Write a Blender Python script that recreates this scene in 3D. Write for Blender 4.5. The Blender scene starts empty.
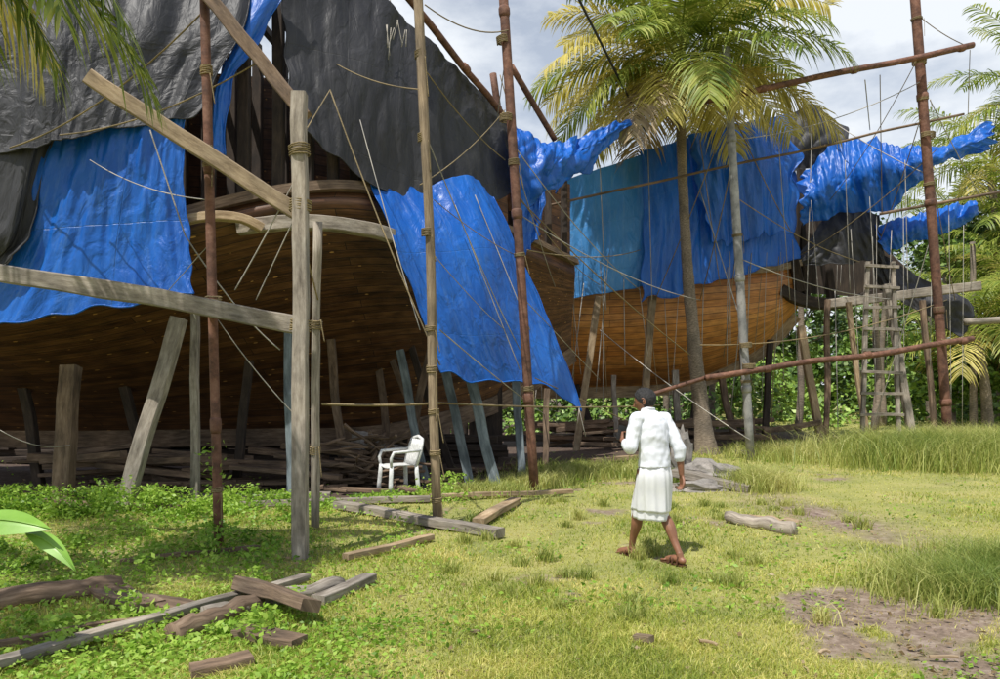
import bpy, math, random
import numpy as np
from mathutils import Vector, noise, Matrix
random.seed(7); rng=np.random.default_rng(7)
scene=bpy.context.scene
F=750.0; EYE=1.6
def S(px,py,d):  # image pixel coordinates and a chosen depth -> scene position in metres
    return Vector(((px-500)*d/F, d, EYE+(392-py)*d/F))
def G(px,py):  # image pixel taken as a point on level ground -> scene position in metres
    d=EYE*F/(py-392.0); return Vector(((px-500)*d/F,d,0))
# ---------------------------------------------------------------- materials
def newmat(name):
    m=bpy.data.materials.new(name); m.use_nodes=True
    nt=m.node_tree; nt.nodes.clear()
    out=nt.nodes.new('ShaderNodeOutputMaterial'); b=nt.nodes.new('ShaderNodeBsdfPrincipled')
    nt.links.new(b.outputs[0],out.inputs[0]); return m,nt,b,out
def N(nt,t,**k):
    n=nt.nodes.new(t)
    for a,v in k.items():
        setattr(n,a,v)
    return n
def ramp(nt,fac,stops):
    r=nt.nodes.new('ShaderNodeValToRGB'); e=r.color_ramp.elements
    while len(e)<len(stops): e.new(0.5)
    for i,(p,c) in enumerate(stops): e[i].position=p; e[i].color=(*c,1)
    nt.links.new(fac,r.inputs[0]); return r
def mapped(nt,coord,scale):
    tc=N(nt,'ShaderNodeTexCoord'); mp=N(nt,'ShaderNodeMapping'); mp.inputs['Scale'].default_value=scale
    nt.links.new(tc.outputs[coord],mp.inputs[0]); return mp.outputs[0]
def mix(nt,fac,a,b,mode='MIX'):
    m=N(nt,'ShaderNodeMix',data_type='RGBA',blend_type=mode)
    for s,v in ((0,fac),(6,a),(7,b)):
        if hasattr(v,'is_output'): nt.links.new(v,m.inputs[s])
        elif s==0: m.inputs[0].default_value=v
        else: m.inputs[s].default_value=(*v,1)
    return m.outputs[2]
def bump(nt,b,h,strength,dist=0.02):
    bn=N(nt,'ShaderNodeBump'); bn.inputs['Strength'].default_value=strength; bn.inputs['Distance'].default_value=dist
    nt.links.new(h,bn.inputs['Height']); nt.links.new(bn.outputs[0],b.inputs['Normal'])
def wood(name,c1,c2,c3,scale=(14,1.2,1),rough=.85,coord='UV'):
    m,nt,b,o=newmat(name); v=mapped(nt,coord,scale)
    n1=N(nt,'ShaderNodeTexNoise'); n1.inputs['Scale'].default_value=2.2; n1.inputs['Detail'].default_value=6; n1.inputs['Roughness'].default_value=.7
    nt.links.new(v,n1.inputs['Vector'])
    r=ramp(nt,n1.outputs['Fac'],[(.3,c1),(.52,c2),(.75,c3)])
    v2=mapped(nt,'Object',(1,1,1)); n2=N(nt,'ShaderNodeTexNoise'); n2.inputs['Scale'].default_value=1.7; n2.inputs['Detail'].default_value=3
    nt.links.new(v2,n2.inputs['Vector'])
    r2=ramp(nt,n2.outputs['Fac'],[(.3,(.55,.55,.55)),(.7,(1.25,1.2,1.15))])
    c=mix(nt,1.0,r.outputs[0],r2.outputs[0],'MULTIPLY'); nt.links.new(c,b.inputs['Base Color'])
    b.inputs['Roughness'].default_value=rough; bump(nt,b,n1.outputs['Fac'],.6,.015); return m
M={}
M['grey']=wood('weathered_timber',(.11,.09,.07),(.30,.265,.22),(.50,.46,.40))
M['pgrey']=wood('weathered_bamboo_pole',(.12,.085,.05),(.30,.23,.15),(.44,.36,.25))
M['brown']=wood('brown_timber',(.06,.04,.026),(.19,.13,.085),(.33,.25,.18))
M['dark']=wood('dark_timber',(.02,.014,.01),(.05,.035,.025),(.1,.07,.05))
M['tan']=wood('tan_timber',(.16,.1,.05),(.35,.26,.16),(.5,.41,.28))
M['blueg']=wood('painted_grey_timber',(.07,.09,.1),(.17,.21,.23),(.28,.33,.36))
M['rust']=wood('rusty_steel',(.05,.022,.014),(.17,.078,.048),(.28,.16,.11),(3,3,1),.75)
M['galv']=wood('dull_galvanised_steel',(.14,.14,.14),(.32,.32,.31),(.42,.41,.40),(3,2,1),.55)
M['bark']=wood('palm_bark',(.07,.055,.04),(.24,.195,.15),(.42,.35,.28),(3,16,1))
M['rope']=wood('straw_rope',(.13,.10,.05),(.27,.21,.11),(.4,.32,.18),(4,30,1))
M['ropew']=wood('pale_rope',(.3,.29,.26),(.42,.4,.36),(.55,.52,.47),(4,30,1))
M['stone']=wood('stone',(.14,.13,.12),(.28,.26,.24),(.42,.4,.36),(3,3,3),.9,'Object')
M['roped']=wood('dark_rope',(.02,.02,.02),(.04,.04,.04),(.08,.07,.06),(4,30,1))
def planks(name,cols,row=.17,length=3.6,dots=True,tone=(.45,1.1)):
    m,nt,b,o=newmat(name); v=mapped(nt,'UV',(1,1,1))
    br=N(nt,'ShaderNodeTexBrick'); br.offset=.37; nt.links.new(v,br.inputs['Vector'])
    br.inputs['Scale'].default_value=1; br.inputs['Brick Width'].default_value=length; br.inputs['Row Height'].default_value=row
    br.inputs['Mortar Size'].default_value=.007; br.inputs['Mortar Smooth'].default_value=.3
    br.inputs['Color1'].default_value=(0,0,0,1); br.inputs['Color2'].default_value=(1,1,1,1); br.inputs['Mortar'].default_value=(.5,.5,.5,1)
    g=N(nt,'ShaderNodeTexNoise'); nt.links.new(mapped(nt,'UV',(1.2,24,1)),g.inputs['Vector']); g.inputs['Scale'].default_value=1; g.inputs['Detail'].default_value=6
    ad=N(nt,'ShaderNodeMath',operation='MULTIPLY_ADD'); nt.links.new(br.outputs['Color'],ad.inputs[0]); ad.inputs[1].default_value=.35
    nt.links.new(g.outputs['Fac'],ad.inputs[2])
    r=ramp(nt,ad.outputs[0],[(.3,cols[0]),(.6,cols[1]),(.95,cols[2])])
    big=N(nt,'ShaderNodeTexNoise'); nt.links.new(mapped(nt,'UV',(.5,.9,1)),big.inputs['Vector']); big.inputs['Detail'].default_value=5
    rb=ramp(nt,big.outputs['Fac'],[(.3,(tone[0],)*3),(.65,(tone[1],)*3)])
    c=mix(nt,1,r.outputs[0],rb.outputs[0],'MULTIPLY')
    c=mix(nt,br.outputs['Fac'],c,(.012,.008,.006))
    if dots:
        vo=N(nt,'ShaderNodeTexVoronoi'); vo.inputs['Scale'].default_value=1; vo.inputs['Randomness'].default_value=.35
        nt.links.new(mapped(nt,'UV',(2.2,1/row,1)),vo.inputs['Vector'])
        lt=N(nt,'ShaderNodeMath',operation='LESS_THAN'); nt.links.new(vo.outputs['Distance'],lt.inputs[0]); lt.inputs[1].default_value=.085
        c=mix(nt,lt.outputs[0],c,(.6,.32,.1))
    nt.links.new(c,b.inputs['Base Color']); b.inputs['Roughness'].default_value=.5
    inv=N(nt,'ShaderNodeMath',operation='MULTIPLY_ADD'); nt.links.new(br.outputs['Fac'],inv.inputs[0]); inv.inputs[1].default_value=-1; nt.links.new(g.outputs['Fac'],inv.inputs[2])
    bump(nt,b,inv.outputs[0],.6,.02); return m
M['hullA']=planks('shaded_hull_planks',[(.038,.016,.007),(.12,.052,.02),(.22,.105,.042)],.2)  # left boat's plank colour is darkened to carry its shade
M['hullB']=planks('golden_hull_planks',[(.32,.11,.022),(.56,.225,.048),(.72,.33,.085)],.2,7,False,(.6,1.1))
def tarp(name,c1,c2,rough,transl,dust,bs=.35,spec=.5):
    m,nt,b,o=newmat(name)
    n=N(nt,'ShaderNodeTexNoise'); nt.links.new(mapped(nt,'UV',(.7,.5,1)),n.inputs['Vector']); n.inputs['Scale'].default_value=1.1; n.inputs['Detail'].default_value=5; n.inputs['Roughness'].default_value=.6
    r=ramp(nt,n.outputs['Fac'],[(.3,c1),(.7,c2)])
    n2=N(nt,'ShaderNodeTexNoise'); nt.links.new(mapped(nt,'UV',(4,.5,1)),n2.inputs['Vector']); n2.inputs['Scale'].default_value=3; n2.inputs['Detail'].default_value=7; n2.inputs['Roughness'].default_value=.8
    rd=ramp(nt,n2.outputs['Fac'],[(.50,(0,0,0)),(.78,(.55,.55,.55))])
    c=mix(nt,rd.outputs[0],r.outputs[0],dust)
    br=N(nt,'ShaderNodeTexBrick'); br.offset=0; nt.links.new(mapped(nt,'UV',(1,1,1)),br.inputs['Vector']); br.inputs['Scale'].default_value=1; br.inputs['Brick Width'].default_value=1.13; br.inputs['Row Height'].default_value=1.4
    br.inputs['Mortar Size'].default_value=.008; br.inputs['Mortar Smooth'].default_value=1
    c=mix(nt,br.outputs['Fac'],c,mix(nt,.2,c,dust)); nt.links.new(c,b.inputs['Base Color'])
    b.inputs['Roughness'].default_value=rough; b.inputs['Specular IOR Level'].default_value=spec
    ms=N(nt,'ShaderNodeTexNoise'); nt.links.new(mapped(nt,'UV',(2.6,1.3,1)),ms.inputs['Vector']); ms.inputs['Scale'].default_value=2.0; ms.inputs['Detail'].default_value=5; ms.inputs['Distortion'].default_value=.7; ms.inputs['Roughness'].default_value=.5
    ad=N(nt,'ShaderNodeMath',operation='MULTIPLY_ADD'); nt.links.new(br.outputs['Fac'],ad.inputs[0]); ad.inputs[1].default_value=.15; nt.links.new(ms.outputs['Fac'],ad.inputs[2])
    bump(nt,b,ad.outputs[0],bs,.09)
    t=N(nt,'ShaderNodeBsdfTranslucent'); nt.links.new(c,t.inputs[0]); mx=N(nt,'ShaderNodeMixShader'); mx.inputs[0].default_value=transl
    nt.links.new(b.outputs[0],mx.inputs[1]); nt.links.new(t.outputs[0],mx.inputs[2]); nt.links.new(mx.outputs[0],o.inputs[0]); return m
M['blue']=tarp('blue_polythene',(.006,.085,.42),(.014,.175,.70),.38,.2,(.14,.3,.6),.6)
M['blue2']=tarp('faded_blue_polythene',(.03,.19,.5),(.07,.30,.68),.4,.2,(.25,.42,.62),.6)
M['black']=tarp('black_polythene',(.022,.022,.026),(.046,.046,.051),.52,.02,(.10,.098,.095),.45,.35)
def leafmat(name,c1,c2,c3,transl=.35,nscale=.6):
    m,nt,b,o=newmat(name)
    ge=N(nt,'ShaderNodeNewGeometry'); 
    n=N(nt,'ShaderNodeTexNoise'); nt.links.new(ge.outputs['Position'],n.inputs['Vector']); n.inputs['Scale'].default_value=nscale; n.inputs['Detail'].default_value=3
    a=N(nt,'ShaderNodeMath',operation='MULTIPLY_ADD'); nt.links.new(ge.outputs['Random Per Island'],a.inputs[0]); a.inputs[1].default_value=.5
    s=N(nt,'ShaderNodeMath',operation='MULTIPLY_ADD'); nt.links.new(n.outputs['Fac'],s.inputs[0]); s.inputs[1].default_value=1.5; s.inputs[2].default_value=-.5
    nt.links.new(s.outputs[0],a.inputs[2])
    r=ramp(nt,a.outputs[0],[(.2,c1),(.5,c2),(.85,c3)])
    nt.links.new(r.outputs[0],b.inputs['Base Color']); b.inputs['Roughness'].default_value=.5
    if transl>0:
        t=N(nt,'ShaderNodeBsdfTranslucent'); nt.links.new(r.outputs[0],t.inputs[0]); mx=N(nt,'ShaderNodeMixShader'); mx.inputs[0].default_value=transl
        nt.links.new(b.outputs[0],mx.inputs[1]); nt.links.new(t.outputs[0],mx.inputs[2]); nt.links.new(mx.outputs[0],o.inputs[0])
    return m
M['grass']=leafmat('grass_blades',(.20,.28,.035),(.46,.50,.085),(.78,.68,.24),.42,.9)
M['weed']=leafmat('weed_leaves',(.12,.25,.02),(.29,.48,.05),(.46,.62,.11),.42)
M['tall']=leafmat('tall_grass_blades',(.20,.28,.05),(.42,.46,.11),(.66,.62,.24),.42)
M['leaf']=leafmat('tree_leaves',(.03,.07,.014),(.09,.16,.026),(.2,.29,.05),0,.35)
M['leaf2']=leafmat('bright_leaves',(.06,.12,.02),(.17,.30,.04),(.34,.47,.09),0,.5)
M['pgreen']=leafmat('palm_leaflets_green',(.11,.17,.02),(.28,.35,.05),(.5,.5,.12),.42,.8)
M['pyel']=leafmat('palm_leaflets_yellow',(.42,.37,.07),(.68,.58,.14),(.8,.7,.26),.42,.8)
M['pdry']=leafmat('palm_leaflets_dry',(.15,.1,.05),(.28,.2,.1),(.4,.3,.16),.2,.8)
def plain(name,c,rough=.6,c2=None,sc=20,bs=.2):
    m,nt,b,o=newmat(name); n=N(nt,'ShaderNodeTexNoise'); nt.links.new(mapped(nt,'Object',(1,1,1)),n.inputs['Vector']); n.inputs['Scale'].default_value=sc; n.inputs['Detail'].default_value=5
    c2=c2 or tuple(x*.75 for x in c); r=ramp(nt,n.outputs['Fac'],[(.35,c2),(.65,c)]); nt.links.new(r.outputs[0],b.inputs['Base Color']); b.inputs['Roughness'].default_value=rough
    bump(nt,b,n.outputs['Fac'],bs,.01); return m
M['skin']=plain('skin',(.27,.12,.068),.5,(.21,.095,.052),12,.1)
M['hair']=plain('greying_black_hair',(.028,.026,.026),.8,(.006,.006,.006),60,.5)
M['shirt']=plain('white_cotton',(.76,.78,.82),.9,(.70,.72,.77),8,.25)
M['mundu']=plain('white_mundu_cloth',(.8,.8,.81),.9,(.74,.74,.77),8,.25)
M['sandal']=plain('sandal_leather',(.1,.04,.02),.6)
M['eye']=plain('eye_white',(.7,.68,.65),.3)
M['plastic']=plain('white_plastic',(.75,.75,.73),.4)
M['coco']=plain('coconut_husk',(.3,.22,.05),.5,(.16,.17,.03),6)
M['black_obj']=plain('black_phone',(.02,.02,.02),.3)
# ---------------------------------------------------------------- mesh builder
def empty(name,loc=(0,0,0)):
    e=bpy.data.objects.new(name,None); scene.collection.objects.link(e); e.location=loc; e.empty_display_size=.2; return e
class MB:
    def __init__(s): s.v=[];s.f=[];s.uv=[];s.mi=[]
    def loft(s,pts,sec,closed_caps=True,mi=0,v0=0):
        pts=[Vector(p) for p in pts]; n=len(pts); base=len(s.v); L=v0; per=None; Ls=[]
        ref=None
        for i,p in enumerate(pts):
            t=(pts[min(i+1,n-1)]-pts[max(i-1,0)]).normalized()
            if ref is None:
                ref=Vector((0,0,1)) if abs(t.z)<.8 else Vector((0,1,0))
            side=t.cross(ref).normalized(); up=side.cross(t).normalized(); ref=up
            if i: L+=(p-pts[i-1]).length
            Ls.append(L); q=sec(i,i/(n-1)); per=len(q)
            for a,b in q: s.v.append(p+side*a+up*b)
        r=max(.02,max(abs(a) for a,b in sec(0,0)))
        for i in range(n-1):
            for j in range(per):
                k=(j+1)%per
                s.f.append((base+i*per+j,base+i*per+k,base+(i+1)*per+k,base+(i+1)*per+j))
                u0=j/per*r*6.28; u1=(j+1)/per*r*6.28
                s.uv.append(((u0,Ls[i]),(u1,Ls[i]),(u1,Ls[i+1]),(u0,Ls[i+1]))); s.mi.append(mi)
        if closed_caps:
            for o,rev in ((base,True),(base+(n-1)*per,False)):
                fc=list(range(o,o+per)); 
                if rev: fc.reverse()
                s.f.append(tuple(fc)); s.uv.append(tuple((s.v[k].x*.7+s.v[k].z*.3,s.v[k].y*.1) for k in fc)); s.mi.append(mi)
    def tube(s,pts,r,n=8,jit=0,mi=0):
        rr=r if isinstance(r,(list,tuple)) else [r]*len(pts)
        sd=random.random()*99
        def sec(i,t):
            return [((rr[i]*(1+jit*noise.noise(Vector((math.cos(6.2832*j/n)*1.5,math.sin(6.2832*j/n)*1.5,i*.6+sd))))*math.cos(6.2832*j/n)),
                     (rr[i]*(1+jit*noise.noise(Vector((math.cos(6.2832*j/n)*1.5+9,math.sin(6.2832*j/n)*1.5,i*.6+sd))))*math.sin(6.2832*j/n))) for j in range(n)]
        s.loft(pts,sec,mi=mi,v0=random.random()*20)
    def pole(s,a,b,r,r2=None,n=10,segs=10,bend=.0,jit=0,mi=0):
        a=Vector(a);b=Vector(b); r2=r2 or r; sd=random.random()*50
        pts=[a.lerp(b,i/segs)+Vector((noise.noise(Vector((i*.35,sd,0))),noise.noise(Vector((i*.35,sd,7))),noise.noise(Vector((i*.35,sd,3)))))*bend for i in range(segs+1)]
        s.tube(pts,[r+(r2-r)*i/segs for i in range(segs+1)],n,jit,mi)
    def beam(s,a,b,w,h,segs=8,bend=.02,jit=.08,roll=0,ctl=None,taper=1,mi=0):
        a=Vector(a);b=Vector(b);sd=random.random()*50
        if ctl is not None:
            c=Vector(ctl); P=lambda t:a*(1-t)**2+c*2*t*(1-t)+b*t*t
        else: P=lambda t:a.lerp(b,t)
        pts=[P(i/segs)+Vector((noise.noise(Vector((i*.3,sd,0))),noise.noise(Vector((i*.3,sd,7))),noise.noise(Vector((i*.3,sd,3)))))*bend for i in range(segs+1)]
        c,sn=math.cos(roll),math.sin(roll)
        def sec(i,t):
            k=1+(taper-1)*t; W=w/2*k*(1+jit*noise.noise(Vector((i*.7,sd,20)))); H=h/2*k*(1+jit*noise.noise(Vector((i*.7,sd,30)))); e=min(W,H)*.16
            q=[(W-e,-H),(W,-H+e),(W,H-e),(W-e,H),(-W+e,H),(-W,H-e),(-W,-H+e),(-W+e,-H)]
            return [(x*c-y*sn,x*sn+y*c) for x,y in q]
        s.loft(pts,sec,mi=mi,v0=random.random()*20)
    def coil(s,p,axis,r,turns,pitch,rr,mi=0):
        p=Vector(p);ax=Vector(axis).normalized(); s1=ax.cross(Vector((.3,1,.1))).normalized(); s2=ax.cross(s1); m=int(turns*9); pts=[]
        for i in range(m+1):
            a=i/9*6.2832; pts.append(p+s1*math.cos(a)*r+s2*math.sin(a)*r+ax*(i/9*pitch+random.uniform(-.006,.006)))
        s.tube(pts,rr,4,mi=mi)
    def rope(s,a,b,r=.007,sag=.0,mi=0,segs=12):
        a=Vector(a);b=Vector(b)
        s.tube([a.lerp(b,i/segs)-Vector((0,0,sag*4*(i/segs)*(1-i/segs))) for i in range(segs+1)],r,4,mi=mi)
    def quadgrid(s,P,mi=0,uv=None):
        base=len(s.v); R=len(P);C=len(P[0])
        for r in P:
            for p in r: s.v.append(Vector(p))
        for i in range(R-1):
            for j in range(C-1):
                s.f.append((base+i*C+j,base+i*C+j+1,base+(i+1)*C+j+1,base+(i+1)*C+j)); s.mi.append(mi)
                s.uv.append(tuple(uv[a][b] for a,b in ((i,j),(i,j+1),(i+1,j+1),(i+1,j))))
    def build(s,name,mats,parent=None,smooth=True,sharp=None):
        me=bpy.data.meshes.new(name); me.from_pydata([tuple(v) for v in s.v],[],s.f)
        ul=me.uv_layers.new(name='UVMap'); flat=[c for f in s.uv for p in f for c in p]
        ul.data.foreach_set('uv',flat); me.polygons.foreach_set('material_index',s.mi)
        me.polygons.foreach_set('use_smooth',[smooth]*len(s.f))
        for m in (mats if isinstance(mats,list) else [mats]): me.materials.append(m)
        me.update(); o=bpy.data.objects.new(name,me); scene.collection.objects.link(o)
        if parent: o.parent=parent
        return o
def beamobj(name,a,b,w,h,mat,**k):
    m=MB(); m.beam(a,b,w,h,**k); return m.build(name,mat,smooth=False)
# ---------------------------------------------------------------- fast noise
_tab=rng.random((64,64))
def vn(x,y,sc=1.0,off=0.0):
    x=np.asarray(x,float)*sc+off*7.3; y=np.asarray(y,float)*sc+off*3.1
    xi=np.floor(x).astype(int); yi=np.floor(y).astype(int); fx=x-xi; fy=y-yi
    fx=fx*fx*(3-2*fx); fy=fy*fy*(3-2*fy)
    g=lambda a,b:_tab[a%64,b%64]
    return (g(xi,yi)*(1-fx)+g(xi+1,yi)*fx)*(1-fy)+(g(xi,yi+1)*(1-fx)+g(xi+1,yi+1)*fx)*fy
def gz(x,y):
    return (vn(x,y,.45)-.5)*.10+(vn(x,y,1.7,2)-.5)*.04 + np.clip(np.asarray(x)-5,0,12)*.03
def sstep(a,b,x): 
    t=np.clip((x-a)/(b-a),0,1); return t*t*(3-2*t)
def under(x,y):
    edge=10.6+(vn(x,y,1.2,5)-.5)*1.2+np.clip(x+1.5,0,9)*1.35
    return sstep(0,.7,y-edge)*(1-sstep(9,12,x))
def dirt(x,y):
    x=np.asarray(x,float); y=np.asarray(y,float)
    n=vn(x,y,.9,9)*.45+vn(x,y,3.1,4)*.35+vn(x,y,8.3,7)*.2
    reg=sstep(1.5,2.9,x)*(1-sstep(5.6,8.2,y))
    p=sstep(.66-.30*reg,.84-.27*reg,n)
    tr=np.exp(-((x-(4.6-.10*(y-6)))/.6)**2)*sstep(5.5,7.5,y)*(1-sstep(11,13,y))*n*1.6
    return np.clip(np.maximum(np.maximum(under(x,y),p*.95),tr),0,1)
def mkground():
    u=np.linspace(-1,1,440); xs=np.sinh(u*6.4)/np.sinh(6.4)*600
    ys=np.sinh(u*6.4)/np.sinh(6.4)*600+7
    X,Y=np.meshgrid(xs,ys); fall=np.exp(-((X/60)**2+((Y-8)/60)**2)); Z=gz(X,Y)*fall
    n=len(xs); me=bpy.data.meshes.new('ground'); me.vertices.add(n*n); me.vertices.foreach_set('co',np.stack([X,Y,Z],-1).reshape(-1))
    i=np.arange(n*n).reshape(n,n); q=np.stack([i[:-1,:-1],i[:-1,1:],i[1:,1:],i[1:,:-1]],-1).reshape(-1,4)
    me.loops.add(q.size); me.loops.foreach_set('vertex_index',q.reshape(-1)); me.polygons.add(len(q)); me.polygons.foreach_set('loop_start',np.arange(len(q))*4)
    me.update(calc_edges=True); me.polygons.foreach_set('use_smooth',np.ones(len(q),bool))
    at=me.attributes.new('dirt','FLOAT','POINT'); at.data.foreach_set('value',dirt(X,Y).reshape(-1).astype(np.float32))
    at=me.attributes.new('hull_shade','FLOAT','POINT'); at.data.foreach_set('value',under(X,Y).reshape(-1).astype(np.float32))  # mask for the shade painted into the soil below the boat
    m,nt,b,o=newmat('soil_and_turf'); a=N(nt,'ShaderNodeAttribute',attribute_name='dirt'); a2=N(nt,'ShaderNodeAttribute',attribute_name='hull_shade')
    n1=N(nt,'ShaderNodeTexNoise'); nt.links.new(mapped(nt,'Object',(1,1,1)),n1.inputs['Vector']); n1.inputs['Scale'].default_value=9; n1.inputs['Detail'].default_value=9; n1.inputs['Roughness'].default_value=.75
    n2=N(nt,'ShaderNodeTexNoise'); nt.links.new(mapped(nt,'Object',(1,1,1)),n2.inputs['Vector']); n2.inputs['Scale'].default_value=1.1; n2.inputs['Detail'].default_value=6
    soil=ramp(nt,n1.outputs['Fac'],[(.3,(.09,.06,.045)),(.5,(.24,.17,.13)),(.72,(.46,.37,.31))])
    turf=ramp(nt,n2.outputs['Fac'],[(.3,(.20,.25,.04)),(.55,(.36,.37,.08)),(.75,(.47,.42,.15))])
    tf=mix(nt,.25,turf.outputs[0],soil.outputs[0]); c=mix(nt,a.outputs['Fac'],tf,soil.outputs[0])
    dk=mix(nt,1,soil.outputs[0],(.35,.32,.3),'MULTIPLY'); c=mix(nt,a2.outputs['Fac'],c,dk); nt.links.new(c,b.inputs['Base Color'])  # soil colour darkened to paint in shade under the hull
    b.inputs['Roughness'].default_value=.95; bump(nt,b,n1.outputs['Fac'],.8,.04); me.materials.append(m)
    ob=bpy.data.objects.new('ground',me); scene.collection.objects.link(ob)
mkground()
def arrmesh(name,V,Fq,mat,parent=None):
    n,k,_=V.shape; me=bpy.data.meshes.new(name); me.vertices.add(n*k); me.vertices.foreach_set('co',V.reshape(-1).astype(np.float32))
    fl=np.concatenate([np.array(f) for f in Fq]); ls=np.array([len(f) for f in Fq]); per=len(fl)
    loops=(np.arange(n)[:,None]*k+fl[None,:]).reshape(-1); starts=(np.arange(n)[:,None]*per+np.concatenate([[0],np.cumsum(ls)[:-1]])[None,:]).reshape(-1)
    me.loops.add(len(loops)); me.loops.foreach_set('vertex_index',loops); me.polygons.add(len(starts)); me.polygons.foreach_set('loop_start',starts)
    me.update(calc_edges=True); me.materials.append(mat); o=bpy.data.objects.new(name,me); scene.collection.objects.link(o)
    if parent: o.parent=parent
    return o
def blades(name,x,y,h,w,mat,lean=.5):
    n=len(x); a=rng.random(n)*6.283; b=rng.random(n)*6.283; l=h*lean*rng.random(n)
    z=gz(x,y)-.008; dx=np.cos(a)*w/2; dy=np.sin(a)*w/2; lx=np.cos(b)*l; ly=np.sin(b)*l
    V=np.zeros((n,5,3)); V[:,0]=np.stack([x-dx,y-dy,z],-1); V[:,1]=np.stack([x+dx,y+dy,z],-1)
    V[:,2]=np.stack([x+dx*.75+lx*.35,y+dy*.75+ly*.35,z+h*.6],-1); V[:,3]=np.stack([x-dx*.75+lx*.35,y-dy*.75+ly*.35,z+h*.6],-1)
    V[:,4]=np.stack([x+lx*1.3,y+ly*1.3,z+h*(1-.25*rng.random(n))],-1)
    return arrmesh(name,V,[(0,1,2,3),(3,2,4)],mat)
def leaves(name,C,size,mat,parent=None,flat=.5):
    n=len(C); size=np.broadcast_to(size,(n,))
    d=rng.normal(size=(n,3)); d[:,2]*=flat; d/=np.linalg.norm(d,axis=1)[:,None]
    e=rng.normal(size=(n,3)); e[:,2]*=flat; e-=d*(d*e).sum(1)[:,None]; e/=np.linalg.norm(e,axis=1)[:,None]
    s=size[:,None]; nn=np.cross(d,e)
    V=np.stack([C-d*s*.5,C+e*s*.26+nn*s*.06,C+d*s*.5,C-e*s*.26+nn*s*.06],1)
    return arrmesh(name,V,[(0,1,2,3)],mat,parent)
def samp(n,p0=412,p1=715,ext=.74):
    py=rng.uniform(p0,p1,n); y=EYE*F/(py-392); x=rng.uniform(-1,1,n)*(ext*y+1.2); return x,y
x,y=samp(230000)
dd=dirt(x,y); keep=rng.random(len(x))>dd*.985; x,y,dd=x[keep],y[keep],dd[keep]
hh=(.014+.06*vn(x,y,1.3,3)**1.9+.03*rng.random(len(x))**2)*(1-.5*dd); ww=.0035+.0007*y
hh=np.where(y>17,hh*1.6,hh)
blades('grass',x,y,hh,ww,M['grass'],1.3)
x,y=samp(110000,455,715)
lm=sstep(.0,1.0,(-.2-x)/1.6)
pr=lm*(.3+.7*sstep(.3,.55,vn(x,y,.9,12)))*(1-dirt(x,y)*.95)+ .14*sstep(.52,.68,vn(x,y,1.1,15))
k=rng.random(len(x))<pr; x,y=x[k],y[k]
hz=(.015+.09*vn(x,y,1.6,6)**1.3*rng.random(len(x)))*(1+ .8*sstep(8.5,10,y))
leaves('ground_weeds',np.stack([x,y,gz(x,y)+hz],-1),(.022+.026*rng.random(len(x)))*(1+.05*y),M['weed'],flat=.45)
cx=[];
for i in range(90):
    wx=random.uniform(-8,-.5); wy=random.uniform(9.4,10.7)+max(0,wx+3)*.6; r=random.uniform(.12,.3); hgt=random.uniform(.1,.38); m_=int(150*r/.2)
    if -2.6<wx<-1.0: hgt*=.4
    p=rng.normal(size=(m_,3))*[r*.5,r*.5,0]; p[:,2]=rng.random(m_)*hgt; p+= [wx,wy,0]; cx.append(p)
for i in range(46):
    wy=random.uniform(4.6,9.2); wx=random.uniform(-.7*wy,-.25*wy); r=random.uniform(.05,.16); m_=50
    p=rng.normal(size=(m_,3))*[r*.5,r*.5,0]; p[:,2]=rng.random(m_)*random.uniform(.08,.2); p+= [wx,wy,0]; cx.append(p)
for (wx,wy,r,hg,c) in [(-2.9,7.5,.25,.3,250),(-4.75,9.2,.3,.55,350),(-5.6,9.4,.3,.35,250),(-3.0,7.9,.12,1.1,160)]:
    p=rng.normal(size=(c,3))*[r*.5,r*.5,0]; p[:,2]=rng.random(c)*hg; p+=[wx,wy,0]; cx.append(p)
C=np.concatenate(cx); leaves('weed_bank',C,.04+.04*rng.random(len(C)),M['weed'],flat=.6)
X=[];Y=[];H=[]
for (gx,gy,r,hg,n) in [(3.65,6.0,.55,.30,6500),(4.4,6.4,.6,.34,5000),(9.3,15.8,2.0,.85,14000),(11.5,16.5,1.6,.7,8000),(4.25,12.3,.55,.4,2600),(3.0,13.2,.35,.3,1200),(1.6,14.5,1.2,.3,3500),(7.2,17.5,1.6,.4,5000),(3.6,15.5,1.2,.3,3000),(-.2,11.6,.6,.25,1500),(.5,13,.8,.3,2000)]+[(random.uniform(-.5,4.5),random.uniform(5,11),.09,random.uniform(.1,.2),110) for _ in range(50)]:
    X.append(rng.normal(gx,r*.5,n));Y.append(rng.normal(gy,r*.45,n));H.append(hg*(.35+.75*rng.random(n)))
X=np.concatenate(X);Y=np.concatenate(Y);H=np.concatenate(H)
blades('tall_grass',X,Y,H,.005+.0006*Y,M['tall'],.9)
x,y=samp(9000,440,715); k=rng.random(len(x))<.14+.7*dirt(x,y); x,y=x[k],y[k]
leaves('leaf_litter',np.stack([x,y,gz(x,y)+.012+.02*rng.random(len(x))],-1),.02+.05*rng.random(len(x))**2,M['pdry'],flat=.2)
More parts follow.
